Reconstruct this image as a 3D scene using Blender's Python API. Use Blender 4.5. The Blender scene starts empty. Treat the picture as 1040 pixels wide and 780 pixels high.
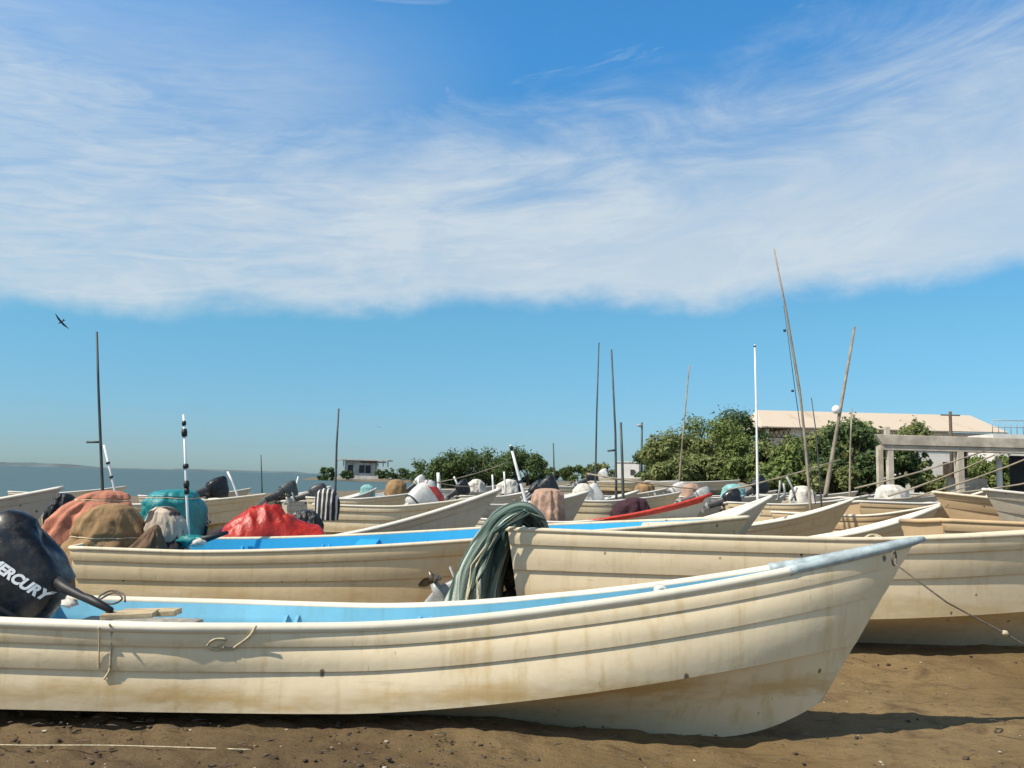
import bpy, bmesh, math, random
from mathutils import Vector, Matrix, noise as mnoise
from mathutils.bvhtree import BVHTree
R = math.radians
PI = math.pi
scene = bpy.context.scene
col = scene.collection

# ------------------------------------------------------------------ camera
FPX = 865.0            # focal length in photo pixels (photo 1040 x 780)
EYE = 1.6
ROLL = math.atan(0.025)
PITCH = math.atan(95.6 / FPX)
CAMROT = Matrix.Rotation(R(90) + PITCH, 3, 'X') @ Matrix.Rotation(ROLL, 3, 'Z')
cam_d = bpy.data.cameras.new('camera')
cam = bpy.data.objects.new('camera', cam_d)
col.objects.link(cam)
cam.location = (0, 0, EYE)
cam.rotation_euler = CAMROT.to_euler()
cam_d.sensor_width = 36
cam_d.lens = 36 * FPX / 1040
cam_d.clip_start = 0.1
cam_d.clip_end = 20000
scene.camera = cam

def W(px, py, d):
    """point seen at photo pixel (px, py), d metres ahead of the camera"""
    v = CAMROT @ Vector(((px - 520) / FPX, (390 - py) / FPX, -1))
    v = v * (d / v.y)
    return Vector((v.x, v.y, v.z + EYE))

def proj(p):
    """photo pixel of a world point"""
    c = CAMROT.transposed() @ (Vector(p) - Vector((0, 0, EYE)))
    return 520 + FPX * c.x / -c.z, 390 - FPX * c.y / -c.z

def sm(a, b, x):
    t = max(0.0, min(1.0, (x - a) / (b - a)))
    return t * t * (3 - 2 * t)

def terrain(x, y):
    s = x - (-39 + 0.20 * y)
    z = max(-2.0, min(0.0, -0.35 + 0.03 * s))
    z += 1.25 * sm(30, 46, y) * sm(0, 9, x)
    if y < 9: z += .215 * (1 - sm(-.9, 1.6, x)) * (1 - sm(5.3, 7.5, y))
    if y < 14: z += .075 * sm(-1.5, .5, x) * sm(7.2, 8.3, y) * (1 - sm(11, 13.5, y))
    if y > 220:
        e = 1 - ((x + 20) / 44) ** 2 - ((y - 258) / 14) ** 2
        z = max(z, -2 + 2.5 * max(0, min(1, e * 3 + 0.6)))
    return z

# ------------------------------------------------------------------ mesh helper
class MB:
    def __init__(self):
        self.v = []; self.f = []
    def add(self, vs, fs):
        o = len(self.v)
        self.v += [tuple(p) for p in vs]
        self.f += [tuple(i + o for i in f) for f in fs]
        return self
    def grid(self, rows, closed=False, flip=False):
        n = len(rows[0]); vs = [p for r in rows for p in r]; fs = []
        for i in range(len(rows) - 1):
            for j in range(n if closed else n - 1):
                a = i * n + j; b = i * n + (j + 1) % n
                q = (a, b, b + n, a + n)
                fs.append(q[::-1] if flip else q)
        return self.add(vs, fs)
    def box(self, c, s, rot=None):
        vs = []
        for x in (-.5, .5):
            for y in (-.5, .5):
                for z in (-.5, .5):
                    p = Vector((x * s[0], y * s[1], z * s[2]))
                    if rot is not None: p = rot @ p
                    vs.append(p + Vector(c))
        return self.add(vs, [(0, 1, 3, 2), (4, 6, 7, 5), (0, 4, 5, 1), (2, 3, 7, 6), (0, 2, 6, 4), (1, 5, 7, 3)])
    def tube(self, pts, r, seg=8, cap=True, squash=1.0):
        pts = [Vector(p) for p in pts]
        if not hasattr(r, '__len__'): r = [r] * len(pts)
        rows = []
        up = Vector((0, 0, 1))
        for i, p in enumerate(pts):
            t = (pts[min(i + 1, len(pts) - 1)] - pts[max(i - 1, 0)]).normalized()
            u = up if abs(t.dot(up)) < .95 else Vector((1, 0, 0))
            a = t.cross(u).normalized(); b = a.cross(t).normalized()
            rows.append([p + (a * math.cos(k * 2 * PI / seg) + b * math.sin(k * 2 * PI / seg) * squash) * r[i] for k in range(seg)])
        o = len(self.v)
        self.grid(rows, closed=True)
        if cap:
            self.f.append(tuple(o + k for k in range(seg))[::-1])
            m = o + (len(rows) - 1) * seg
            self.f.append(tuple(m + k for k in range(seg)))
        return self
    def blob(self, c, rad, seg=10, rings=6, jit=0, seed=0, rot=None):
        rnd = random.Random(seed); rows = []
        for i in range(rings + 1):
            th = PI * i / rings; row = []
            for k in range(seg):
                ph = 2 * PI * k / seg
                p = Vector((math.sin(th) * math.cos(ph), math.sin(th) * math.sin(ph), math.cos(th)))
                p = p * (1 + jit * mnoise.noise(p * 2.1 + Vector((seed, 0, 0))))
                p = Vector((p.x * rad[0], p.y * rad[1], p.z * rad[2]))
                if rot is not None: p = rot @ p
                row.append(p + Vector(c))
            rows.append(row)
        return self.grid(rows, closed=True, flip=True)
    def prism(self, poly, axis, a, b):
        """extrude 2D polygon: axis 'y' -> poly in (x,z); 'x' -> (y,z); 'z' -> (x,y)"""
        def P(q, h):
            return {'y': (q[0], h, q[1]), 'x': (h, q[0], q[1]), 'z': (q[0], q[1], h)}[axis]
        n = len(poly)
        vs = [P(q, a) for q in poly] + [P(q, b) for q in poly]
        fs = [tuple(range(n)), tuple(range(2 * n - 1, n - 1, -1))]
        fs += [(i, i + n, (i + 1) % n + n, (i + 1) % n) for i in range(n)]
        return self.add(vs, fs)
    def xform(self, M):
        self.v = [tuple(M @ Vector(p)) for p in self.v]; return self
    def mesh(self, name, m, smooth=True, fixn=True):
        me = bpy.data.meshes.new(name)
        me.from_pydata(self.v, [], self.f)
        if fixn:
            bm = bmesh.new(); bm.from_mesh(me)
            bmesh.ops.recalc_face_normals(bm, faces=bm.faces)
            bm.to_mesh(me); bm.free()
        me.materials.append(m)
        if smooth:
            me.polygons.foreach_set('use_smooth', [True] * len(me.polygons))
        me.update()
        return me
    def build(self, name, m, parent=None, smooth=True, fixn=True, bevel=0):
        o = bpy.data.objects.new(name, self.mesh(name, m, smooth, fixn))
        col.objects.link(o)
        if parent: o.parent = parent
        if bevel:
            b = o.modifiers.new('bevel', 'BEVEL'); b.width = bevel; b.segments = 2; b.limit_method = 'ANGLE'
        return o

def tag(o, label=None, cat=None, group=None, kind=None):
    if label: o['label'] = label
    if cat: o['category'] = cat
    if group: o['group'] = group
    if kind: o['kind'] = kind
    return o

def empty(name, loc, rz, label, cat, group=None):
    o = bpy.data.objects.new(name, None); col.objects.link(o)
    o.empty_display_size = .2
    o.location = loc; o.rotation_euler = (0, 0, rz)
    return tag(o, label, cat, group)

# ------------------------------------------------------------------ materials
class NT:
    def __init__(self, name):
        self.m = bpy.data.materials.new(name); self.m.use_nodes = True
        self.t = self.m.node_tree; self.n = self.t.nodes; self.l = self.t.links
        self.b = self.n['Principled BSDF']
        self.tc = self.n.new('ShaderNodeTexCoord')
    def link(self, a, b): self.l.new(a, b)
    def mapped(self, scale=(1, 1, 1), src='Object', rot=(0, 0, 0)):
        mp = self.n.new('ShaderNodeMapping'); mp.inputs['Scale'].default_value = scale
        mp.inputs['Rotation'].default_value = rot
        self.link(self.tc.outputs[src], mp.inputs['Vector']); return mp.outputs[0]
    def noise(self, vec, scale, detail=4, rough=.55, dist=0):
        n = self.n.new('ShaderNodeTexNoise'); n.inputs['Scale'].default_value = scale
        n.inputs['Detail'].default_value = detail; n.inputs['Roughness'].default_value = rough
        n.inputs['Distortion'].default_value = dist
        if vec is not None: self.link(vec, n.inputs['Vector'])
        return n.outputs['Fac']
    def voro(self, vec, scale, feature='F1'):
        n = self.n.new('ShaderNodeTexVoronoi'); n.feature = feature; n.inputs['Scale'].default_value = scale
        self.link(vec, n.inputs['Vector']); return n.outputs['Distance']
    def ramp(self, fac, a, b, va=0, vb=1):
        n = self.n.new('ShaderNodeMapRange'); n.interpolation_type = 'SMOOTHSTEP'
        self.link(fac, n.inputs['Value'])
        for i, x in zip(('From Min', 'From Max', 'To Min', 'To Max'), (a, b, va, vb)): n.inputs[i].default_value = x
        return n.outputs[0]
    def math(self, op, a, b=None):
        n = self.n.new('ShaderNodeMath'); n.operation = op
        for i, x in enumerate((a, b)):
            if x is None: continue
            if isinstance(x, (int, float)): n.inputs[i].default_value = x
            else: self.link(x, n.inputs[i])
        return n.outputs[0]
    def mix(self, fac, a, b, mode='MIX'):
        n = self.n.new('ShaderNodeMix'); n.data_type = 'RGBA'; n.blend_type = mode
        for s, x in ((0, fac), (6, a), (7, b)):
            if isinstance(x, (int, float)): n.inputs[s].default_value = x
            elif isinstance(x, tuple): n.inputs[s].default_value = (*x, 1)
            else: self.link(x, n.inputs[s])
        return n.outputs[2]
    def bump(self, h, strength=.3, dist=.02):
        n = self.n.new('ShaderNodeBump'); n.inputs['Strength'].default_value = strength; n.inputs['Distance'].default_value = dist
        self.link(h, n.inputs['Height']); self.link(n.outputs[0], self.b.inputs['Normal'])
    def color(self, c):
        if isinstance(c, tuple): self.b.inputs['Base Color'].default_value = (*c, 1)
        else: self.link(c, self.b.inputs['Base Color'])
    def rough(self, r):
        if isinstance(r, (int, float)): self.b.inputs['Roughness'].default_value = r
        else: self.link(r, self.b.inputs['Roughness'])

def simple(name, c, rough=.6, var=.25, scale=6, bump=0, bscale=40, metal=0, src='Object', stretch=(1, 1, 1)):
    t = NT(name); v = t.mapped(stretch, src)
    n = t.noise(v, scale, 5, .6)
    d = tuple(x * (1 - var) for x in c); l = tuple(min(1, x * (1 + var * .6)) for x in c)
    t.color(t.mix(t.ramp(n, .3, .7), d, l)); t.rough(rough); t.b.inputs['Metallic'].default_value = metal
    if bump: t.bump(t.noise(v, bscale, 4), bump, .01)
    return t.m

def hull_mat(name, base, stain=(.50, .33, .11), stain_amt=.55, zlo=.12, zhi=.36, dirt=.35, scuff=True, rough=.52):
    """weathered gelcoat: blotches, runs of dirt, rust scuffs, tide stain low on the side"""
    t = NT(name); v = t.mapped((1, 1, 1))
    big = t.noise(v, 1.3, 5, .6); mid = t.noise(v, 7, 5, .65)
    runs = t.noise(t.mapped((7, 7, .5)), 1.6, 5, .6)
    c = t.mix(t.ramp(big, .35, .7), tuple(x * .90 for x in base), base)
    c = t.mix(t.math('MULTIPLY', t.ramp(runs, .48, .75), dirt), c, tuple(x * y for x, y in zip(base, (.72, .63, .46))))
    c = t.mix(t.math('MULTIPLY', t.ramp(mid, .55, .8), dirt * .8), c, tuple(x * y for x, y in zip(base, (.70, .64, .52))))
    sep = t.n.new('ShaderNodeSeparateXYZ'); t.link(t.tc.outputs['Object'], sep.inputs[0])
    z = t.math('ADD', sep.outputs[2], t.math('MULTIPLY', t.math('SUBTRACT', t.noise(t.mapped((1.5, 1.5, 5)), 1.2, 5, .7), .5), .28))
    band = t.math('MULTIPLY', t.ramp(z, zlo, zlo + .07), t.ramp(z, zhi, zhi + .10, 1, 0))
    band = t.math('MULTIPLY', band, t.ramp(t.noise(t.mapped((.6, .6, 3)), 1.9, 4), .30, .56))
    c = t.mix(t.math('MULTIPLY', band, stain_amt), c, stain)
    if scuff:
        vd = t.math('ADD', t.voro(t.mapped((4.5, 4.5, 3.1)), 1.25), t.math('MULTIPLY', t.math('SUBTRACT', t.noise(v, 14, 3, .7), .5), .16))
        gate = t.ramp(t.noise(t.mapped((1, 1, 1)), 2.3, 2), .44, .52)
        sp = t.math('MULTIPLY', t.ramp(vd, .06, .11, 1, 0), gate)
        c = t.mix(t.math('MULTIPLY', sp, .85), c, (.07, .045, .025))
        vd2 = t.voro(t.mapped((9, 9, 1.2), rot=(0, .5, 0)), 1.7)
        sp2 = t.math('MULTIPLY', t.ramp(vd2, .04, .09, 1, 0), t.ramp(t.noise(v, 1.7, 2), .52, .6))
        c = t.mix(t.math('MULTIPLY', sp2, .5), c, (.20, .13, .07))
        sc = t.noise(t.mapped((2.2, 2.2, 34), rot=(0, .06, 0)), 1.0, 3, .6, .4)
        c = t.mix(t.math('MULTIPLY', t.math('MULTIPLY', t.ramp(sc, .64, .72), t.ramp(t.noise(v, .9, 2), .45, .6)), .4), c, tuple(x * .5 for x in base))
        fine = t.noise(t.mapped((22, 22, 9)), 3, 3, .7)
        c = t.mix(t.math('MULTIPLY', t.ramp(fine, .62, .8), .30), c, tuple(x * .55 for x in base))
    t.color(c); t.rough(t.ramp(mid, .3, .7, rough, rough + .2))
    t.bump(t.math('ADD', t.math('MULTIPLY', big, 1.0), t.math('MULTIPLY', mid, .15)), .35, .03)
    return t.m

M = {}
M['cream'] = hull_mat('cream_gelcoat', (.80, .665, .45), dirt=.7, stain=(.50, .31, .09), stain_amt=.7, zlo=.26, zhi=.34)
M['cream_big'] = hull_mat('cream_gelcoat_high', (.80, .655, .44), zlo=.22, zhi=.42, stain_amt=.45, dirt=.55)
M['cream_mid'] = hull_mat('cream_gelcoat_buff', (.80, .63, .39), dirt=.5, stain_amt=.4, zlo=.1, zhi=.4)
M['white_hull'] = hull_mat('white_gelcoat', (.64, .56, .44), dirt=.5, stain_amt=.3)
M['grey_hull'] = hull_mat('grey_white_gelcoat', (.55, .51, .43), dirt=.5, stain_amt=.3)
M['tan_hull'] = hull_mat('tan_gelcoat', (.66, .47, .27), stain_amt=.4)
M['rail'] = hull_mat('rail_gelcoat', (.76, .71, .58), scuff=False, stain_amt=0, dirt=.25)
M['rail_cream'] = hull_mat('rail_cream_gelcoat', (.72, .63, .47), scuff=True, stain_amt=0, dirt=.6)
M['rail_white'] = hull_mat('rail_white_gelcoat', (.66, .63, .57), scuff=False, stain_amt=0, dirt=.25)
M['rail_red'] = simple('red_paint', (.52, .05, .03), .5, .3, 8)
M['bow_blue'] = simple('grey_blue_paint', (.36, .43, .45), .5, .35, 9, .1)
M['blue'] = hull_mat('sky_blue_paint', (.16, .46, .66), stain=(.35, .35, .3), stain_amt=0, dirt=.4, scuff=False)
M['blue2'] = hull_mat('bright_blue_paint', (.02, .37, .66), stain_amt=0, dirt=.15, scuff=False)
M['deck'] = hull_mat('deck_white', (.66, .66, .62), stain_amt=0, dirt=.7)
M['peach'] = hull_mat('peach_gelcoat', (.66, .43, .21), stain_amt=0, dirt=.6)
M['deck_grey'] = simple('worn_grey_deck', (.32, .30, .26), .8, .4, 14, .3)
M['black'] = NT('black_gloss_cowl'); _t = M['black']
_n = _t.noise(_t.mapped(), 9, 5, .7)
_m = _t.noise(_t.mapped((1, 1, 1)), 60, 3, .7)
_c = _t.mix(_t.ramp(_n, .5, .75), (.006, .007, .010), (.035, .036, .038)); _c = _t.mix(_t.math('MULTIPLY', _t.ramp(_m, .62, .74), .5), _c, (.16, .16, .15))
_t.color(_c); _t.rough(_t.ramp(_n, .35, .65, .24, .6)); _t.bump(_n, .08, .02); M['black'] = _t.m
M['black_matt'] = simple('black_rubber', (.012, .012, .014), .55, .3, 12)
M['dark_metal'] = simple('dark_motor_metal', (.05, .052, .056), .45, .4, 15)
M['motor_grey'] = simple('motor_grey_paint', (.34, .35, .34), .4, .3, 12, 0)
M['motor_white'] = simple('motor_white_paint', (.56, .55, .53), .4, .15, 9)
M['bronze'] = simple('propeller_bronze', (.16, .135, .10), .38, .4, 20, .1, metal=.6)
M['lettering'] = simple('silver_white_letters', (.78, .8, .82), .4, .08, 12)
M['rope'] = simple('pale_rope', (.58, .50, .34), .9, .3, 30, .5, 150)
M['rope_dark'] = simple('dark_rope', (.16, .13, .10), .9, .4, 30, .5, 150)
M['plank'] = simple('weathered_plank', (.46, .36, .22), .8, .4, 3, .3, 30, stretch=(2, 12, 12))
M['bamboo_dark'] = simple('dark_bamboo', (.055, .07, .07), .6, .4, 3)
M['bamboo'] = simple('dry_bamboo', (.27, .225, .165), .6, .4, 3)
M['white_pole'] = simple('white_painted_pole', (.78, .78, .76), .5, .12, 4)
M['concrete'] = simple('pale_concrete', (.50, .44, .36), .85, .3, 1.6, .25, 12)
M['concrete_dark'] = simple('shade_dark_concrete', (.05, .05, .05), .9, .4, 1.2)  # near-black colour stands in for the shade inside the pavilion
M['plaster'] = simple('white_plaster', (.72, .69, .64), .85, .12, 1.0)
M['plaster_far'] = simple('grey_plaster', (.52, .50, .47), .85, .25, .5)
M['dark_open'] = simple('dark_opening', (.04, .045, .045), .8, .3, 1)
M['timber'] = simple('old_timber', (.10, .07, .045), .8, .4, 2)
M['bark'] = simple('bark', (.10, .075, .05), .9, .4, 4, .4, 10)

def cloth(name, c, var=.35, rough=.85, fold=.35, sheen=0, c2=None, pat=None):
    t = NT(name); v = t.mapped()
    n = t.noise(v, 3.5, 6, .65, .4)
    k = t.mix(t.ramp(n, .3, .72), tuple(x * (1 - var) for x in c), tuple(min(1, x * (1 + var * .5)) for x in c))
    if c2:
        pm = t.ramp(t.noise(t.mapped((1, 1, 1)), pat or 3, 2, .4), .53, .57)
        k = t.mix(pm, k, c2)
    t.color(k); t.rough(rough)
    w = t.noise(t.mapped((1, 1, .6)), 11, 4, .6, 1.2)
    t.bump(t.math('ADD', t.math('MULTIPLY', w, 1), t.math('MULTIPLY', t.noise(v, 120, 2), .06)), fold, .04)
    return t.m
M['c_tan'] = cloth('tan_canvas', (.30, .185, .085))
M['c_orange'] = cloth('salmon_canvas', (.50, .195, .12))
M['c_white'] = cloth('white_cloth_dark_print', (.56, .46, .36), c2=(.045, .035, .035), pat=4.5)
M['c_teal'] = cloth('teal_tarpaulin', (.01, .23, .25), rough=.45, fold=.5)
M['c_red'] = cloth('red_plastic_tarp', (.44, .024, .014), rough=.42, fold=.35)
M['c_pink'] = cloth('faded_pink_cloth', (.42, .27, .20))
M['c_maroon'] = cloth('maroon_cloth', (.045, .012, .022))
M['c_black'] = cloth('black_plastic', (.010, .011, .014), rough=.35, fold=.8)
M['c_aqua'] = cloth('aqua_cloth', (.22, .45, .45))
M['c_whitebag'] = cloth('white_sack', (.62, .58, .52))
# striped cover
t = NT('black_white_striped_cloth'); w = t.n.new('ShaderNodeTexWave'); w.inputs['Scale'].default_value = 3.2; w.inputs['Distortion'].default_value = 1.5
t.link(t.mapped((1, .4, .5)), w.inputs['Vector'])
t.color(t.mix(t.ramp(w.outputs['Fac'], .68, .78), (.02, .02, .022), (.6, .58, .56))); t.rough(.8); M['c_stripe'] = t.m
# green fishing net, streaked along its folds (object z = along the gathered net)
t = NT('green_fishing_net')
v = t.mapped(src='UV', scale=(14, 1.6, 1))
n = t.noise(v, 1.0, 5, .6, .6)
k = t.mix(t.ramp(n, .42, .62), (.045, .076, .066), (.19, .24, .21))
k = t.mix(t.ramp(t.noise(t.mapped(src='UV', scale=(10, .8, 1)), 1.7, 3, .6, .5), .56, .64), k, (.46, .52, .46))
t.color(k); t.rough(.95); t.b.inputs['Specular IOR Level'].default_value = .1
t.bump(t.math('ADD', n, t.math('MULTIPLY', t.noise(t.mapped(src='UV', scale=(160, 60, 1)), 1, 2), .4)), .7, .03)
M['c_net'] = t.m

# leaves
def leaf_mat(name, a, b, dry=.0):
    t = NT(name)
    g = t.n.new('ShaderNodeNewGeometry')
    c = t.mix(g.outputs['Random Per Island'], a, b)
    n = t.noise(t.mapped(), .35, 3)
    c = t.mix(t.ramp(n, .35, .7, 0, .6), c, tuple(x * .5 for x in a))
    t.color(c); t.rough(.6)
    t.b.inputs['Specular IOR Level'].default_value = .25
    tr = t.n.new('ShaderNodeBsdfTranslucent'); t.link(c, tr.inputs['Color'])
    mx = t.n.new('ShaderNodeMixShader'); mx.inputs[0].default_value = .25
    t.link(t.b.outputs[0], mx.inputs[1]); t.link(tr.outputs[0], mx.inputs[2])
    t.link(mx.outputs[0], t.n['Material Output'].inputs['Surface'])
    return t.m
M['leaf_mid'] = leaf_mat('leaf_mid', (.13, .19, .05), (.26, .30, .10))
M['leaf_dark'] = leaf_mat('leaf_dark', (.065, .115, .04), (.13, .18, .065))
M['leaf_olive'] = leaf_mat('leaf_olive', (.15, .19, .06), (.29, .31, .12))
M['leaf_mangrove'] = leaf_mat('leaf_mangrove', (.075, .125, .036), (.15, .20, .065))

# beach ground
t = NT('wet_brown_sand'); v = t.mapped(src='Object')
n1 = t.noise(v, .5, 6, .6); n2 = t.noise(v, 3.2, 6, .65, .3); n3 = t.noise(v, 34, 6, .75)
c = t.mix(t.ramp(n1, .35, .65), (.155, .104, .047), (.225, .158, .078))
c = t.mix(t.ramp(n2, .48, .72, 0, .75), c, (.085, .052, .026))
c = t.mix(t.ramp(n3, .55, .72, 0, .6), c, (.05, .032, .018))
sp = t.ramp(t.voro(v, 30), .03, .07, 1, 0)
c = t.mix(t.math('MULTIPLY', sp, t.ramp(t.noise(v, 5, 2), .52, .6)), c, (.42, .36, .27))
st = t.noise(t.mapped((.7, 5, 1)), 3.0, 5, .7, .5)
c = t.mix(t.ramp(st, .56, .72, 0, .6), c, (.06, .04, .022))
# muddier, greyer ground where the beach was churned on the near left
sep = t.n.new('ShaderNodeSeparateXYZ'); t.link(t.tc.outputs['Object'], sep.inputs[0])
mud = t.ramp(t.math('ADD', t.math('ADD', sep.outputs[0], t.math('MULTIPLY', sep.outputs[1], .5)), t.math('MULTIPLY', n1, 1.4)), 1.2, 4.2, .5, 0)
c = t.mix(mud, c, (.078, .055, .036))
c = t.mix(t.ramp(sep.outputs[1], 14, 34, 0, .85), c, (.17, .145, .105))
t.color(c); t.rough(.92); t.b.inputs['Specular IOR Level'].default_value = .2
t.bump(t.math('ADD', t.math('MULTIPLY', n2, .6), t.math('ADD', t.math('MULTIPLY', n3, .3), t.math('MULTIPLY', st, .5))), .9, .05)
M['ground'] = t.m
M['debris_dark'] = simple('mud_clods', (.07, .05, .033), .95, .5, 30)
M['debris_pale'] = simple('shell_bits', (.42, .36, .28), .8, .4, 30)

# water
t = NT('sea_water'); v = t.mapped((.25, 1, 1), src='Object')
t.color((.06, .105, .105)); t.rough(.42); t.b.inputs['IOR'].default_value = 1.33
t.b.inputs['Specular IOR Level'].default_value = .35
wv = t.math('ADD', t.noise(v, .45, 5, .6), t.math('MULTIPLY', t.noise(t.mapped((.05, .2, 1)), .35, 4), 1.2))
t.bump(wv, .9, .6); M['water'] = t.m
M['far_land'] = simple('distant_scrub', (.10, .14, .15), .95, .25, .01)

# roof sheets
t = NT('rusty_roof_sheets'); v = t.mapped()
w = t.n.new('ShaderNodeTexWave'); w.bands_direction = 'X'; w.inputs['Scale'].default_value = 1.2; t.link(v, w.inputs['Vector'])
n = t.noise(t.mapped((.5, .12, .12)), 1.2, 5, .65)
t.color(t.mix(t.ramp(n, .52, .78, 0, .55), t.mix(w.outputs['Fac'], (.52, .43, .33), (.60, .50, .39)), (.36, .20, .12))); t.rough(.7)
t.bump(w.outputs['Fac'], .3, .05); M['roof'] = t.m

# ------------------------------------------------------------------ setting
def spaced(lo, hi, fine_lo, fine_hi, step, grow):
    xs = []; x = fine_lo
    while x <= fine_hi: xs.append(x); x += step
    s = step; x = xs[-1]
    while x < hi: s *= grow; x += s; xs.append(min(x, hi))
    s = step; x = xs[0]; left = []
    while x > lo: s *= grow; x -= s; left.append(max(x, lo))
    return left[::-1] + xs
gx = spaced(-420, 900, -4.2, 4.4, .045, 1.09)
gy = spaced(-60, 900, 4.2, 7.2, .04, 1.06)
mb = MB(); rows = []
for y in gy:
    row = []
    for x in gx:
        z = terrain(x, y)
        if y < 40:
            k = 1 - sm(8, 40, y)
            p = Vector((x, y, 0))
            z += k * (.030 * mnoise.noise(p * 1.1) + .018 * mnoise.noise(p * 3.7 + Vector((7, 3, 0))))
            mudk = sm(1.5, -2.5, x + .4 * (y - 5)) if False else (1 - sm(-2.5, 1.5, x + .5 * (y - 5)))
            z += k * (.014 + .022 * mudk) * mnoise.noise(p * 9 + Vector((1, 9, 2))) + k * (.006 + .012 * mudk) * mnoise.noise(p * 21) - k * .014 * max(0, mnoise.noise(Vector((x * .9 + 4, y * 3.2, 3))))
            z -= .012
        row.append((x, y, z))
    rows.append(row)
mb.grid(rows)
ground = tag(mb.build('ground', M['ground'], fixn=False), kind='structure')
mb = MB().grid([[(-9000, -200, -.35), (900, -200, -.35)], [(-9000, 9000, -.35), (900, 9000, -.35)]])
tag(mb.build('water', M['water'], fixn=False), kind='structure')
# low land across the bay
mb = MB(); rnd = random.Random(4)
front = []; top = []; back = []
for i in range(120):
    px = -140 + i * 6
    base = W(px, 470, 2600)
    h = 1.5 + 2.0 * (mnoise.noise(Vector((px * .03, 1, 0))) + .5)
    h += 9 * (1 - sm(55, 95, px)) * (1 + .2 * mnoise.noise(Vector((px * .2, 5, 0))))
    if 170 < px < 300: h += 2.5
    if px > 300: h *= .6
    front.append((base.x, 2600, -.5)); top.append((base.x, 2660, h)); back.append((base.x, 2800, -.5))
mb.grid([front, top, back])
tag(mb.build('far_shore_terrain', M['far_land']), kind='structure')

# ------------------------------------------------------------------ boats
BOATS = 'fishing boats drawn up on the beach'
class Hull:
    def __init__(s, L, B, hs, hb, hc, lap=.022, entry=2.3, t0=.4, sh=(.38, 1.75)):
        s.t0, s.sh = t0, sh
        s.L, s.B, s.hs, s.hb, s.hc, s.lap, s.entry = L, B, hs, hb, hc, lap, entry
        s.zfoot = .18 * hb
    def stem(s, z): return s.L - .66 * (s.hb - z)
    def sheer_z(s, t):
        return s.hs - .022 * math.sin(PI * min(1, t / .6)) + (s.hb - s.hs) * (max(0, (t - s.sh[0]) / (1 - s.sh[0])) ** s.sh[1])
    def sheer_w(s, t):
        if t < s.t0: return s.B / 2 * (.9 + .1 * math.sin(PI / 2 * t / s.t0))
        u = (t - s.t0) / (1 - s.t0)
        return s.B / 2 * (1 - u ** s.entry)
    def chine_z(s, t):
        return s.hc + .33 * (s.hb - s.hc) * max(0, (t - .42) / .58) ** 1.5
    def chine_w(s, t):
        if t < .35: return .86 * s.B / 2 * (.9 + .1 * math.sin(PI / 2 * t / .35))
        u = (t - .35) / .65
        return .86 * s.B / 2 * (1 - u ** 1.75)
    def p(s, t, v, off=0):
        """point on the side; v = 0 chine, 1 sheer; +y is port"""
        zc, zs = s.chine_z(t), s.sheer_z(t)
        z = zc + (zs - zc) * v
        w = s.chine_w(t) + (s.sheer_w(t) - s.chine_w(t)) * v ** (1 + .7 * t) + off * (1 - t ** 10)
        zc1, zs1 = s.chine_z(1), s.sheer_z(1)
        xe = s.stem(zc1 + (zs1 - zc1) * v)
        xs = -.16 * (z - s.hs * .3)
        return Vector((xs + (xe - xs) * t, w, z))
    def k(s, t):
        z = s.zfoot * max(0, (t - .86) / .14) ** 2
        xs = .05
        return Vector((xs + (s.stem(s.zfoot) - xs) * t, 0, z))

def ts(n): return [1 - (1 - i / n) ** 1.25 for i in range(n + 1)]

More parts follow.
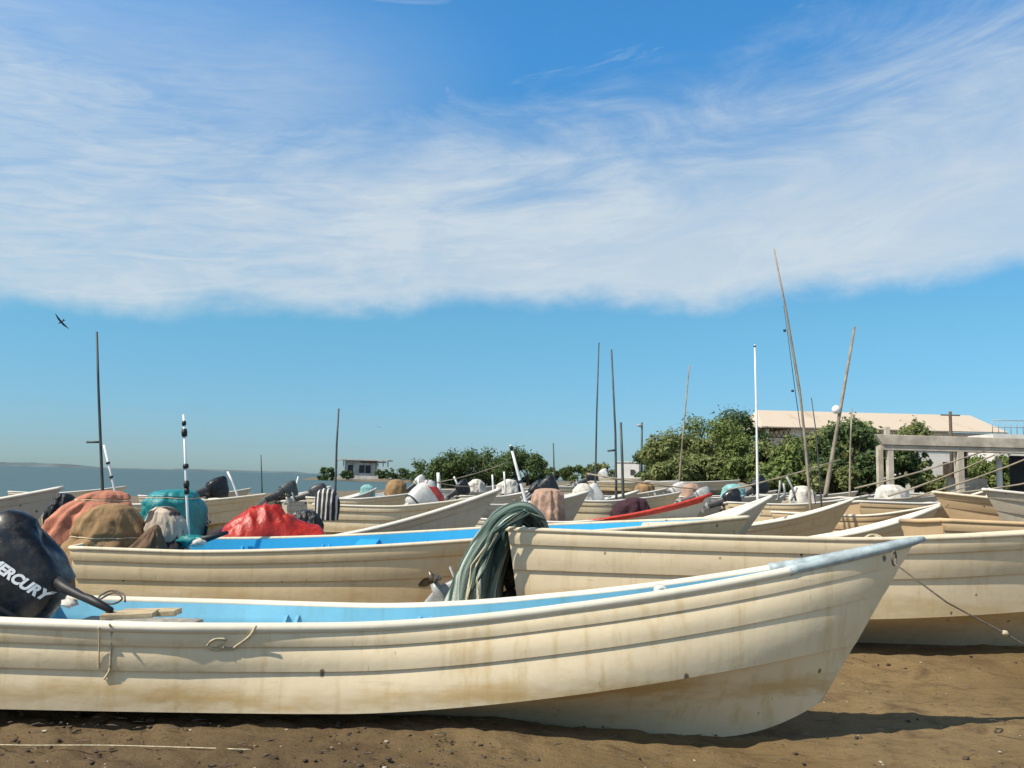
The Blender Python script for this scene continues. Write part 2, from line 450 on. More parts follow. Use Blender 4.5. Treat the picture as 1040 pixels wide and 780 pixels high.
def boat(label, L, B, hs, hb, hc, loc, rz, hull='cream', rail='rail', inside='deck', deck_mat='deck', deck_drop=.25,
         n=44, red_bow=False, bowcap=False, foredeck='deck', thwarts=(.3, .6), motor=None, laps=(.48, .80), knees=(), railr=.034, heel=0.0, entry=2.3, lap=.022, t0=.4, sh=(.38, 1.75)):
    root = empty('fishing_boat', loc, rz, label, 'boat', BOATS)
    root.rotation_euler = (R(heel), 0, rz)
    h = Hull(L, B, hs, hb, hc, lap, entry, t0, sh)
    h.M = Matrix.Translation(loc) @ Matrix.Rotation(rz, 4, 'Z') @ Matrix.Rotation(R(heel), 4, 'X')
    T = ts(n)
    sub = 4 if n > 30 else 2
    mb = MB()
    vs = (0,) + laps + (1,)
    for sgn in (1, -1):
        S = lambda p: Vector((p.x, p.y * sgn, p.z))
        rows = []
        for j in range(sub + 1):
            f = j / sub
            rows.append([S(h.k(t).lerp(h.p(t, 0), f) + Vector((0, 0, .07 * math.sin(PI * f) * (1 - t) * (h.hc / .25)))) for t in T])
        mb.grid(rows)
        for i in range(len(vs) - 1):
            v0, v1 = vs[i], vs[i + 1]
            lw = h.lap * (1.5 if i == 0 else 1)
            mb.grid([[S(h.p(t, v0, 0)) for t in T], [S(h.p(t, v0, lw) + Vector((0, 0, -.006))) for t in T]])
            rr = []
            for j in range(sub + 1):
                f = j / sub
                bul = .012 * math.sin(PI * f)
                rr.append([S(h.p(t, v0 + (v1 - v0) * f, lw * (1 - f) + bul) + Vector((0, 0, -.006 * (1 - f)))) for t in T])
            mb.grid(rr)
    # transom
    side = [h.p(0, v) for v in [0, .25, .48, .8, 1]]
    poly = [h.k(0)] + side + [Vector((p.x, -p.y, p.z)) for p in side[::-1]]
    mb.add(poly, [tuple(range(len(poly)))])
    # hull mesh: two-sided shell
    mb.build('hull', M[hull], root)
    # gunwale rail
    mb = MB()
    tend = .849 if bowcap else 1.0
    for sgn in (1, -1):
        pts = []
        for i in range(n + 1):
            t = tend * T[i]
            p = h.p(t, 1); pts.append(Vector((p.x, max(p.y - .004, .0) * sgn, p.z)))
        mb.tube(pts, railr, 8, squash=.85)
    pa, pb = h.p(0, 1), h.p(0, 1)
    mb.tube([(pa.x, pa.y, pa.z), (pa.x - .004, 0, pa.z - .01), (pa.x, -pa.y, pa.z)], railr * .95, 8)
    mb.build('gunwale', M[rail], root)
    if red_bow:
        mb = MB()
        for sgn in (1, -1):
            rr = []
            for v in (.82, .9, .985):
                rr.append([Vector((q.x, q.y * sgn, q.z)) for q in [h.p(.42 + .58 * i / 20, v + (.98 - v) * .8 * (1 - i / 20) ** 2, .048 - .03 * (v - .8) / .2) for i in range(21)]])
            mb.grid(rr)
            mb.tube([Vector((q.x, (q.y - .004) * sgn if q.y > .004 else 0, q.z + .003)) for q in [h.p(.5 + .5 * i / 20, 1) for i in range(21)]], [railr * (.9 + .2 * min(1, i / 4)) for i in range(21)], 8)
        mb.build('bow_stripe', M['rail_red'], root)
    if bowcap:
        mb = MB()
        for sgn in (1, -1):
            pts = []
            for i in range(15):
                t = .845 + .155 * i / 14; p = h.p(t, 1)
                pts.append(Vector((p.x, max(p.y - .004, .0) * sgn, p.z + .004)))
            pts.append(pts[-1] + Vector((.07, 0, .014)))
            mb.tube(pts, [railr * 1.06] + [railr * .92] * 13 + [railr * .8, railr * .45], 8)
        o = mb.build('bow_rail', M['bow_blue'], root); o['label'] = 'grey blue painted rail capping the bow'
    # inside
    zd = lambda t: min(h.hs - deck_drop + max(0, h.sheer_z(t) - h.hs) * .45, h.sheer_z(t) - .05)
    def vin(t): return max(.03, (zd(t) - h.chine_z(t)) / (h.sheer_z(t) - h.chine_z(t)))
    Ti = [.025 + .93 * t for t in T]
    mb = MB()
    for sgn in (1, -1):
        rows = []
        for f in (0, .5, .9, 1):
            r_ = []
            for t in Ti:
                v = 1 + (vin(t) - 1) * f
                p = h.p(t, v); r_.append(Vector((p.x, sgn * max(.004, p.y - .045 + (.02 if f == 1 else 0)), p.z - .002)))
            rows.append(r_)
        mb.grid(rows)
    # inner transom face
    a0 = h.p(.025, 1); a1 = h.p(.025, vin(.025))
    mb.grid([[(a0.x, a0.y - .045, a0.z - .002), (a0.x, -a0.y + .045, a0.z - .002)], [(a1.x, a1.y - .045, a1.z), (a1.x, -a1.y + .045, a1.z)]])
    mb.build('inner_side', M[inside], root)
    mb = MB(); rows = []
    for q in (-1, -.5, 0, .5, 1):
        r_ = []
        for t in Ti:
            p = h.p(t, vin(t)); r_.append(Vector((p.x, q * max(.004, p.y - .03), p.z + .004 + .01 * (1 - q * q))))
        rows.append(r_)
    mb.grid(rows); mb.build('deck', M[deck_mat], root)
    # foredeck
    mb = MB(); rows = []
    for q in (-1, -.6, 0, .6, 1):
        r_ = []
        for i in range(11):
            t = .84 + .155 * i / 10; p = h.p(t, 1)
            r_.append(Vector((p.x, q * max(.002, p.y - .012), p.z - .012 + .02 * (1 - q * q) * (1 - t))))
        rows.append(r_)
    mb.grid(rows)
    p0 = h.p(.84, 1); q0 = h.p(.84, max(.3, vin(.84)))
    mb.grid([[(p0.x, -p0.y + .012, p0.z - .012), (p0.x, p0.y - .012, p0.z - .012)], [(q0.x, -q0.y + .03, q0.z), (q0.x, q0.y - .03, q0.z)]])
    mb.build('foredeck', M[foredeck], root)
    for t in thwarts:
        p = h.p(t, .93)
        MB().box((p.x, 0, p.z - .02), (.24, 2 * p.y - .05, .035)).build('thwart', M[inside], root, smooth=False, bevel=.006)
    for t in knees:
        for sgn in (1, -1):
            mb = MB()
            for dx in (-.04, .04):
                p1 = h.p(t, .86); p2 = h.p(t, vin(t) + .02)
                y1, y2 = p1.y - .045, p2.y - .045
                mb.add([(p1.x + dx - .011, sgn * (y1 + .01), p1.z), (p1.x + dx - .011, sgn * (y1 - .02), p1.z), (p2.x + dx - .011, sgn * (y2 - .065), p2.z), (p2.x + dx - .011, sgn * (y2 + .02), p2.z),
                        (p1.x + dx + .011, sgn * (y1 + .01), p1.z), (p1.x + dx + .011, sgn * (y1 - .02), p1.z), (p2.x + dx + .011, sgn * (y2 - .065), p2.z), (p2.x + dx + .011, sgn * (y2 + .02), p2.z)],
                       [(0, 1, 2, 3), (7, 6, 5, 4), (0, 4, 5, 1), (1, 5, 6, 2), (2, 6, 7, 3), (3, 7, 4, 0)])
            mb.build('knee', M[inside], root, smooth=False)
    if motor: outboard(root, h, **motor)
    return root, h

def outboard(root, h, tilt=50, scale=1.0, cowl='black', leg='dark_metal', text=None, tiller=True, stripe=None, full=True, prop='bronze', side=0.0, drop=0.0, dx=0.0, text_at=(-.06, .335), text_size=.135):
    """tilted outboard on the transom: a part of the boat, with its own sub-parts"""
    px = h.p(0, 1).x
    piv = Matrix.Translation((px + dx, side, h.hs + .02 - drop)) @ Matrix.Rotation(R(tilt), 4, 'Y') @ Matrix.Scale(scale, 4)
    mb = MB()
    # midsection: clamp bracket, swivel, leg
    mb.box((.02, 0, -.05), (.09, .20, .22))
    mb.box((-.10, 0, .06), (.16, .13, .16))
    rows = []
    for z, a, b, c in ((.14, .17, .10, -.17), (.02, .13, .075, -.20), (-.2, .10, .05, -.22), (-.42, .10, .04, -.23)):
        rows.append([(c + a * math.cos(k * PI / 6), b * math.sin(k * PI / 6), z) for k in range(12)])
    mb.grid(rows, closed=True)
    o = mb.xform(piv).build('outboard_motor', M[leg], root)
    # lower unit
    mb = MB(); rows = []
    for z, a, b, c in ((-.40, .12, .035, -.23), (-.55, .11, .03, -.24), (-.66, .10, .03, -.245), (-.82, .05, .012, -.22)):
        rows.append([(c + a * math.cos(k * PI / 6), b * math.sin(k * PI / 6), z) for k in range(12)])
    mb.grid(rows, closed=True)
    mb.prism([(-.48, -.02), (-.46, -.09), (-.2, -.085), (-.08, 0), (-.2, .085), (-.46, .09), (-.48, .02)], 'z', -.455, -.44)
    mb.tube([(-.03, 0, -.66), (-.07, 0, -.66), (-.16, 0, -.66), (-.30, 0, -.66), (-.40, 0, -.66)], [.012, .04, .058, .056, .042], 12)
    mb.xform(piv).build('lower_unit', M['motor_grey'] if full else M[leg], o)
    # propeller
    mb = MB(); mb.tube([(-.40, 0, -.66), (-.47, 0, -.66), (-.53, 0, -.66)], [.044, .036, .012], 10)
    for b_ in range(3):
        an = b_ * 2 * PI / 3 + .5; rows = []
        for side_ in (0, .008):
            for i in range(5):
                r_ = .03 + .125 * i / 4; wd = .052 * math.sin(PI * (.22 + .72 * i / 4)); row = []
                for j in range(5):
                    u = (j / 4 - .5) * 2 * wd; tw = .95 - .35 * i / 4
                    x = -.44 + u * math.sin(tw) + side_; s_ = u * math.cos(tw)
                    row.append((x, r_ * math.cos(an) - s_ * math.sin(an), -.66 + r_ * math.sin(an) + s_ * math.cos(an)))
                rows.append(row)
        mb.grid(rows[:5]); mb.grid(rows[5:])
    mb.xform(piv).build('propeller', M[prop], o)
    # cowl
    mb = MB(); rows = []; seg = 28
    prof = ((.10, .20, .125, -.10), (.12, .27, .155, -.10), (.20, .315, .185, -.10), (.30, .335, .195, -.105), (.42, .33, .19, -.115), (.50, .315, .18, -.12), (.56, .285, .165, -.13), (.60, .24, .14, -.14), (.622, .17, .10, -.15), (.63, .07, .04, -.155))
    for z, a, b, c in prof:
        row = []
        for k in range(seg):
            th = 2 * PI * k / seg; ct, st = math.cos(th), math.sin(th); e = 2 / 3.6
            row.append((c + a * math.copysign(abs(ct) ** e, ct), b * math.copysign(abs(st) ** e, st), z + (.03 * (ct) if z < .2 else .05 * ct * (-1 if z > .5 else 0))))
        rows.append(row)
    mb.grid(rows, closed=True)
    mb.f.append(tuple(len(mb.v) - seg + k for k in range(seg)))
    mb.f.append(tuple(range(seg))[::-1])
    bv = BVHTree.FromPolygons([Vector(p) for p in mb.v], [list(f) for f in mb.f])
    mb.xform(piv); co = mb.build('cowl', M[cowl], o)
    # seam band between cowl and lower pan
    mb = MB(); row0 = []; row1 = []
    for zz, row in ((.165, row0), (.19, row1)):
        for k in range(seg):
            th = 2 * PI * k / seg; ct, st = math.cos(th), math.sin(th); e = 2 / 3.6
            row.append((-.10 + .316 * math.copysign(abs(ct) ** e, ct), .187 * math.copysign(abs(st) ** e, st), zz + .02 * ct))
    mb.grid([row0, row1], closed=True); mb.xform(piv).build('cowl_seam', M['black_matt'], o)
    if stripe:
        mb = MB(); rows = []
        for z, a, b, c in ((.50, .322, .19, -.12), (.58, .275, .165, -.135), (.64, .19, .115, -.148), (.665, .07, .04, -.155)):
            rows.append([(c + a * math.copysign(abs(math.cos(2 * PI * k / seg)) ** .69, math.cos(2 * PI * k / seg)), b * math.copysign(abs(math.sin(2 * PI * k / seg)) ** .69, math.sin(2 * PI * k / seg)), z + .006) for k in range(seg)])
        mb.grid(rows, closed=True); mb.f.append(tuple(len(mb.v) - seg + k for k in range(seg)))
        mb.xform(piv).build('cowl_top', M[stripe], o)
    if tiller:
        MB().tube([(.15, .0, .15), (.26, -.04, .22), (.42, -.06, .28), (.50, -.06, .31), (.68, -.06, .37)], [.05, .04, .03, .034, .03], 10).xform(piv).build('tiller', M['black_matt'], o)
    if text:
        cu = bpy.data.curves.new('t', 'FONT'); cu.body = text; cu.size = text_size; cu.shear = .28; cu.offset = .0045; cu.extrude = 0
        cu.align_x = 'CENTER'; cu.align_y = 'CENTER'; cu.space_character = 1.02
        to = bpy.data.objects.new('t', cu); col.objects.link(to)
        dg = bpy.context.evaluated_depsgraph_get(); dg.update()
        me = bpy.data.meshes.new_from_object(to.evaluated_get(dg)); bpy.data.objects.remove(to)
        bm = bmesh.new(); bm.from_mesh(me)
        bmesh.ops.subdivide_edges(bm, edges=bm.edges, cuts=2, use_grid_fill=True)
        for v in bm.verts:
            x = text_at[0] + v.co.x; z = text_at[1] + v.co.y
            hit = bv.ray_cast(Vector((x, -1, z)), Vector((0, 1, 0)))
            y = hit[0].y if hit[0] else -.19
            v.co = piv @ Vector((x, y - .0035, z))
        bm.to_mesh(me); bm.free(); me.name = 'lettering'
        me.materials.clear(); me.materials.append(M['lettering'])
        lo = bpy.data.objects.new('lettering', me); col.objects.link(lo); lo.parent = o
    return o

def boat_px(label, st, bw, B=1.55, side=.60, **kw):
    """boat from its stern top and bow tip, each (photo px, py, metres ahead)"""
    a, b = W(*st), W(*bw)
    zb = terrain((a.x + b.x) / 2, (a.y + b.y) / 2) - .02
    L = math.hypot(b.x - a.x, b.y - a.y); rz = math.atan2(b.y - a.y, b.x - a.x)
    hs, hb = a.z - zb, b.z - zb
    hs = max(hs, .55); hb = max(hb, hs + .2)
    kw.setdefault('n', 44 if st[2] < 16 else 24)
    return boat(label, L, B, hs, hb, max(.12, hs - side), (a.x, a.y, zb), rz, **kw)

# --- the near boat
rA, hA = boat('cream fishing boat nearest the camera with sky blue inside and grey blue bow rail', 5.98, 1.60, .735, 1.265, .265, (-3.22, 5.44, -.02), R(3.0),
              hull='cream', rail='rail', inside='blue', deck_mat='deck', deck_drop=.19, n=64, bowcap=True, thwarts=(), knees=(.30, .46, .62),
              foredeck='deck', railr=.036, laps=(.49, .79), heel=-3.6, entry=1.08, t0=.24, lap=.017,
              motor=dict(tilt=32, scale=.98, cowl='black', leg='dark_metal', text='MERCURY', tiller=False, drop=.15, side=-.02, dx=.12, text_at=(-.015, .375), text_size=.090))
mo = [c for c in rA.children if c.name.startswith('outboard_motor')][0]
iA = hA.M.inverted()
MB().tube([iA @ W(52, 586, 5.42), iA @ W(66, 597, 5.36), iA @ W(84, 606, 5.28), iA @ W(92, 609, 5.25), iA @ W(113, 620, 5.18)], [.04, .034, .024, .027, .019], 10).build('tiller', M['black_matt'], mo)
# --- big boat on the right behind
rB2, hB2 = boat('tall cream fishing boat on the right, peach inside, green net on its stern', 7.7, 1.62, 1.01, 1.42, .28, (0.12, 8.75, .06), R(-1.0),
                hull='cream_big', rail='rail_cream', inside='peach', deck_mat='peach', foredeck='peach', deck_drop=.3, n=56, thwarts=(.2, .45, .7), railr=.028, laps=(.50, .82), heel=-4.5, lap=.022,
                motor=dict(tilt=64, scale=1.0, cowl='black_matt', leg='dark_metal', full=True, side=.0, drop=.63, dx=.02))
rB1, hB1 = boat('long cream fishing boat in the second row with bright blue inside and tan covered motor', 7.6, 1.5, .775, 1.22, .16, (-4.66, 10.0, -.02), math.atan2(.5, 7.6),
                hull='cream_mid', rail='rail_cream', inside='blue2', deck_mat='blue2', foredeck='rail_cream', deck_drop=.22, n=56, thwarts=(.4, .62), knees=(.2, .33, .5), railr=.028, heel=1.5, lap=.022, sh=(.15, 1.3))

HL = dict(heel=-3)
boat_px('white and grey fishing boat behind the second row, red tarpaulin in its stern', (180, 548, 14), (507, 497, 12.7), hull='white_hull', rail='rail_white', n=44, thwarts=(.6,), railr=.04, entry=1.9, **HL)
boat_px('cream fishing boat mostly hidden behind the blue one, orange cover at its stern', (150, 558, 11.5), (390, 558, 11.7), B=1.0, side=.5, hull='white_hull', thwarts=(), heel=-3)
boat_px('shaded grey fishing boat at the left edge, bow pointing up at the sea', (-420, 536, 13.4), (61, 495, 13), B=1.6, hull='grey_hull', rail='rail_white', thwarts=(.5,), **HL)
boat_px('cream planked fishing boat behind the orange cover, grey in shade toward its bow', (54, 511, 19.6), (270, 502, 20.6), hull='cream', rail='rail', n=44, lap=.035, **HL)
boat_px('white fishing boat with a small black motor tipped up at its stern', (214, 507, 27), (337, 494, 29.5), hull='white_hull', rail='rail_white',
        motor=dict(tilt=66, scale=1.15, cowl='black'), **HL)
boat_px('cream fishing boat with black and white striped cloth at its stern', (325, 513, 20), (505, 501, 20.6), hull='cream', rail='rail', n=44, lap=.035, **HL)
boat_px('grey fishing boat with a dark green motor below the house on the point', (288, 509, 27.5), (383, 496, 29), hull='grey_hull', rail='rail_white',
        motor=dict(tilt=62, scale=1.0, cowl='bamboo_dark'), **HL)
boat_px('small white fishing boat near the waterline behind the aqua cover', (368, 505, 32), (405, 500, 36), hull='grey_hull', rail='rail_white', thwarts=(), **HL)
boat_px('fishing boat with a big white motor with a red top tipped up', (446, 512, 21.8), (600, 499, 23.6), hull='white_hull', rail='rail_white',
        motor=dict(tilt=52, scale=1.45, cowl='motor_white', leg='motor_grey', stripe='rail_red', side=.1, drop=.42, dx=-.5), **HL)
boat_px('white fishing boat with a broad red stripe along its bow', (487, 527, 20.4), (723, 502, 19.4), hull='white_hull', rail='rail_white', red_bow=True, n=44, thwarts=(.5,), **HL)
boat_px('grey fishing boat with a pale blue white foredeck and a white pole above it', (540, 548, 16.6), (783, 503, 15.8), hull='grey_hull', rail='rail_white', foredeck='rail_white', n=44, heel=7)
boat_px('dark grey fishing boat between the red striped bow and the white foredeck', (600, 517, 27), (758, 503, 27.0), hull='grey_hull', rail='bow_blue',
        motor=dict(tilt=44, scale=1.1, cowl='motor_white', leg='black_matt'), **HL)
boat_px('cream fishing boat just behind the tall one, its bow left of the tan one', (690, 546, 14.2), (957, 514, 13.9), hull='cream_mid', rail='rail', n=44, thwarts=(.35,), entry=1.9, heel=-4)
boat_px('shaded brown grey fishing boat with a bamboo pole rising in front of it', (650, 532, 18.3), (868, 507, 17.8), hull='cream_mid', rail='rail', n=44, **HL)
boat_px('grey fishing boat one row behind the bamboo pole, metal rods on its deck', (710, 512, 28), (892, 502, 27.5), hull='grey_hull', rail='rail_white',
        motor=dict(tilt=66, scale=.9, cowl='motor_grey'), **HL)
boat_px('tan fishing boat in front of the concrete pavilion with high curved bow', (790, 521, 20.5), (1006, 497, 19.0), hull='tan_hull', rail='rail', n=44, **HL)
boat_px('small white fishing boat at the right edge, its bow pointing left', (1150, 512, 15.6), (1003, 498, 14.6), B=1.5, side=.8, hull='white_hull', rail='rail_white', n=44, lap=.035, heel=3)
boat_px('tan fishing boat at the right edge lying just behind the tall cream one', (946, 529, 11.4), (1290, 500, 11.2), B=1.4, hull='tan_hull', rail='tan_hull', inside='peach', deck_mat='peach', foredeck='peach', n=44, thwarts=(.3,), **HL)
far = [
    ('white fishing boat far behind the pink covered motor', (545, 509, 30), (650, 498, 31), 'white_hull', dict(tilt=45, scale=1.0, cowl='c_black')),
    ('pale fishing boat in the far row left of the white wall', (578, 503, 38), (678, 496, 38.5), 'grey_hull', None),
    ('white fishing boat with a white motor behind the red striped bow', (686, 505, 30.5), (800, 501, 31), 'white_hull', dict(tilt=64, scale=1.05, cowl='motor_white', leg='dark_metal', drop=.12)),
    ('grey fishing boat far back below the hedge', (560, 498, 46), (650, 494, 47), 'grey_hull', None),
    ('white fishing boat far back below the trees', (655, 500, 42), (752, 496, 42), 'white_hull', None),
    ('white fishing boat beyond the leaning white pole', (468, 504, 36), (548, 496, 37), 'white_hull', dict(tilt=50, scale=1.0, cowl='black')),
    ('grey fishing boat in the far row below the mangrove trees', (425, 497, 46), (510, 492, 47), 'grey_hull', dict(tilt=50, scale=1.1, cowl='motor_white')),
    ('pale fishing boat in the last row beyond the white posts', (500, 496, 56), (580, 492, 57), 'white_hull', None),
    ('white fishing boat in front of the pavilion columns', (850, 506, 25.5), (972, 500, 25.5), 'white_hull', None),
    ('weathered grey fishing boat behind the maroon cloth', (620, 510, 34.5), (716, 500, 34.5), 'grey_hull', None),
    ('white fishing boat with its stern behind the teal tarpaulin', (150, 504, 33), (255, 496, 33), 'white_hull', None),
    ('low pale fishing boat farthest left in the far rows', (20, 500, 34), (128, 494, 34), 'cream', None),
    ('pale fishing boat in the back row under the slim bamboo mast', (610, 501, 52), (700, 497, 51), 'white_hull', dict(tilt=58, scale=1.0, cowl='motor_white', drop=.1)),
    ('greyish fishing boat between the far hedge and the sacks', (520, 503, 41), (606, 497, 42), 'grey_hull', dict(tilt=46, scale=1.1, cowl='black')),
    ('cream fishing boat in the row behind the red topped motor', (555, 508, 24.8), (692, 500, 24.8), 'cream', dict(tilt=50, scale=1.0, cowl='black')),
    ('cream fishing boat below the far point, behind the striped cloth', (318, 506, 24.5), (432, 499, 24.8), 'cream', dict(tilt=68, scale=.85, cowl='dark_metal', drop=.1)),
    ('buff fishing boat between the bamboo mast and the mast with the float', (740, 511, 24.6), (884, 503, 24.2), 'cream_mid', dict(tilt=66, scale=.9, cowl='black', drop=.15)),
    ('tan fishing boat close behind the one under the pavilion', (868, 510, 22.6), (1020, 500, 22.6), 'tan_hull', None),
    ('buff fishing boat in the far row under the bushy trees', (690, 503, 36.5), (790, 498, 36.5), 'cream_mid', dict(tilt=60, scale=.95, cowl='motor_grey', drop=.1)),
    ('cream fishing boat in the far row below the green bushes', (770, 503, 34), (872, 499, 34), 'cream', dict(tilt=50, scale=1.1, cowl='black')),
    ('buff fishing boat beyond the two near motors at centre', (598, 505, 44), (690, 499, 44.5), 'cream_mid', dict(tilt=60, scale=1.0, cowl='black', drop=.1)),
    ('cream fishing boat farthest back below the white hut', (600, 496, 60), (680, 492, 60), 'cream', None),
    ('white fishing boat beyond the bamboo pole on the high bank', (900, 501, 30), (1005, 497, 29.5), 'white_hull', None),
]
boat_px('tan fishing boat with its bow pointing left behind the small white one', (1120, 514, 17.4), (950, 503, 17.0), B=1.5, hull='tan_hull', rail='rail_cream', inside='peach', n=44, heel=3)
for lab, s_, b_, hm, mo in far:
    boat_px(lab, s_, b_, hull=hm, rail='rail_white', motor=mo, thwarts=(.4,), n=20, heel=-3)

# ------------------------------------------------------------------ cloths and tarps
def drape(name, label, cat, base, prof, m, folds=9, amp=.06, seed=1, rz=0, group=None, seg=112, rows_n=46, cord=None):
    """cloth hung over something: prof = (z, rx, ry, ox) from top to hem"""
    o = bpy.data.objects
    rows = []; rnd = random.Random(seed)
    n = len(prof)
    for i in range(rows_n + 1):
        u = i / rows_n * (n - 1); k = min(int(u), n - 2); f = u - k; f = f * f * (3 - 2 * f) if False else f
        z, rx, ry, ox = [prof[k][q] + (prof[k + 1][q] - prof[k][q]) * f for q in range(4)]
        g = i / rows_n; row = []
        for j in range(seg):
            th = 2 * PI * j / seg
            a = amp * (g ** .8)
            m1 = 1 + a * math.sin(folds * th + 1.3 * mnoise.noise(Vector((math.cos(th) * 1.5, math.sin(th) * 1.5, g * 2 + seed))) * 3)
            m1 += 1.1 * amp * mnoise.noise(Vector((math.cos(th) * 1.6 + seed, math.sin(th) * 1.6, z * 4)))
            m1 += .30 * amp * mnoise.noise(Vector((math.cos(th) * 4.5 + seed, math.sin(th) * 4.5, z * 9)))
            q1 = Vector((math.cos(th) * 2.1 + z * 1.2, math.sin(th) * 2.1 - z * .9, z * 3.0 + seed)); q2 = q1 * 2.3 + Vector((3, 1, 7))
            m1 += amp * (1.5 * (.22 - abs(mnoise.noise(q1))) + .75 * (.2 - abs(mnoise.noise(q2)))) * min(1, g * 3)
            if cord: m1 -= .10 * math.exp(-((g - cord) / .035) ** 2)
            row.append((ox + rx * m1 * math.cos(th), ry * m1 * math.sin(th), z + .35 * amp * rx * mnoise.noise(Vector((math.cos(th) * 2, math.sin(th) * 2, seed + g * 3)))))
        rows.append(row)
    mb = MB().grid(rows, closed=True)
    mb.f.append(tuple(range(seg)))
    ob = mb.build(name, m)
    ob.location = base; ob.rotation_euler = (0, 0, rz)
    sol = ob.modifiers.new('thickness', 'SOLIDIFY'); sol.thickness = .006
    if cord:
        r_ = rows[int(cord * rows_n)]; c0 = sum((Vector(p) for p in r_), Vector()) / seg
        MB().tube([c0 + (Vector(p) - c0) * 1.012 for p in r_[::2] + r_[:1]], .008, 6).build('cord', M['rope'], ob)
    return tag(ob, label, cat, group)

COV = 'cloths covering outboard motors'
b = W(112, 556, 9.95)
drape('motor_cover', 'tan canvas cover over the motor at the stern of the blue boat', 'cover', (b.x, b.y, .28),
      [(.92, .03, .03, .02), (.905, .13, .12, .01), (.86, .23, .18, 0), (.76, .32, .23, -.01), (.64, .38, .26, -.01), (.52, .42, .28, -.03), (.35, .44, .29, -.06), (.15, .45, .29, -.08), (0, .44, .28, -.08)], M['c_tan'], 7, .11, 3, R(24), COV, cord=.62)
b = W(153, 550, 9.7)
drape('cloth_tail', 'brown gathered cloth tail beside the tan canvas cover', 'cloth', (b.x, b.y, .62),
      [(.36, .02, .03, .05), (.32, .06, .08, .04), (.25, .11, .12, .02), (.12, .19, .16, -.02), (0, .24, .18, -.04)], cloth('brown_cloth', (.17, .10, .055)), 7, .12, 8, 0)
b = W(97, 540, 11.6)
drape('motor_cover', 'salmon orange canvas cover behind the tan one', 'cover', (b.x, b.y, .40),
      [(.90, .03, .03, .12), (.885, .16, .13, .12), (.85, .27, .2, .10), (.76, .36, .26, .06), (.64, .43, .3, .0), (.5, .50, .32, -.06), (.3, .58, .34, -.12), (0, .60, .34, -.14)], M['c_orange'], 8, .11, 5, R(20), COV, cord=.42)
b = W(166, 552, 10.1)
drape('cloth_bundle', 'white cloth bundle with dark print beside the tan cover', 'cloth', (b.x, b.y, .62),
      [(.55, .02, .03, -.02), (.54, .09, .08, -.02), (.49, .16, .14, -.01), (.38, .22, .18, 0), (.2, .25, .2, 0), (0, .25, .2, 0)], M['c_white'], 6, .12, 11, 0)
b = W(175, 545, 12.4)
drape('motor_cover', 'teal tarpaulin cover behind the black and white pole', 'cover', (b.x, b.y, .45),
      [(.87, .05, .05, .08), (.865, .15, .14, .06), (.83, .30, .24, .0), (.75, .38, .3, -.02), (.6, .42, .32, 0), (.4, .44, .33, .01), (0, .42, .32, .01)], M['c_teal'], 5, .09, 14, R(30), COV, cord=.5)
b = W(556, 520, 21.4)
drape('motor_cover', 'faded pink cloth hanging in folds over a motor behind the green net', 'cover', (b.x, b.y, .35),
      [(1.02, .10, .1, 0), (1.01, .2, .15, 0), (.97, .30, .24, 0), (.85, .37, .29, 0), (.6, .41, .31, .0), (.3, .43, .33, 0), (0, .44, .33, 0)], M['c_pink'], 11, .10, 17, R(10), COV)
b = W(642, 518, 24)
drape('motor_cover', 'dark maroon cloth dome behind the red striped boat', 'cover', (b.x, b.y, .45),
      [(.70, .05, .05, .1), (.68, .2, .16, .1), (.6, .36, .27, .05), (.45, .47, .33, .0), (.25, .54, .36, -.02), (0, .56, .37, -.02)], M['c_maroon'], 7, .10, 19, 0, COV)
b = W(331, 514, 18.6)
drape('motor_cover', 'black and white striped cloth over a motor behind the red tarpaulin', 'cover', (b.x, b.y, .6),
      [(.68, .05, .05, 0), (.66, .14, .12, 0), (.58, .23, .19, .0), (.4, .28, .22, .02), (.15, .27, .22, .0), (0, .25, .2, 0)], M['c_stripe'], 5, .06, 23, 0, COV)
b = W(373, 500, 29)
drape('motor_cover', 'small pale aqua cloth cover in the far rows', 'cover', (b.x, b.y, .75),
      [(.52, .03, .03, 0), (.5, .12, .1, 0), (.42, .22, .18, 0), (.2, .27, .2, 0), (0, .28, .2, 0)], M['c_aqua'], 6, .08, 26, 0, COV)
b = W(62, 517, 14.2)
drape('motor_cover', 'black plastic wrapped over a motor beyond the left bow', 'cover', (b.x, b.y, .47),
      [(.70, .03, .03, .02), (.69, .10, .1, .02), (.64, .17, .15, .02), (.52, .21, .18, .0), (.35, .21, .18, -.04), (.1, .18, .16, -.06), (0, .15, .14, -.06)], M['c_black'], 6, .10, 29, 0, COV)
b = W(311, 520, 14.6)
drape('cloth_bundle', 'black plastic bundle at the right end of the red tarpaulin', 'cloth', (b.x, b.y, .55),
      [(.43, .03, .03, .0), (.41, .14, .12, .0), (.32, .24, .18, .0), (.15, .29, .2, 0), (0, .3, .2, 0)], M['c_black'], 6, .14, 31, 0)
b = W(484, 492, 40)
drape('sack', 'white sack in the far rows below the mangroves', 'sack', (b.x, b.y, .9), [(.62, .05, .05, 0), (.58, .2, .2, 0), (.4, .38, .3, 0), (0, .45, .3, 0)], M['c_whitebag'], 6, .1, 33)
b = W(516, 494, 38)
drape('sack', 'white sack near the leaning white pole', 'sack', (b.x, b.y, .9), [(.66, .05, .05, 0), (.6, .25, .2, .1), (.4, .45, .3, 0), (0, .5, .3, 0)], M['c_whitebag'], 6, .1, 35)

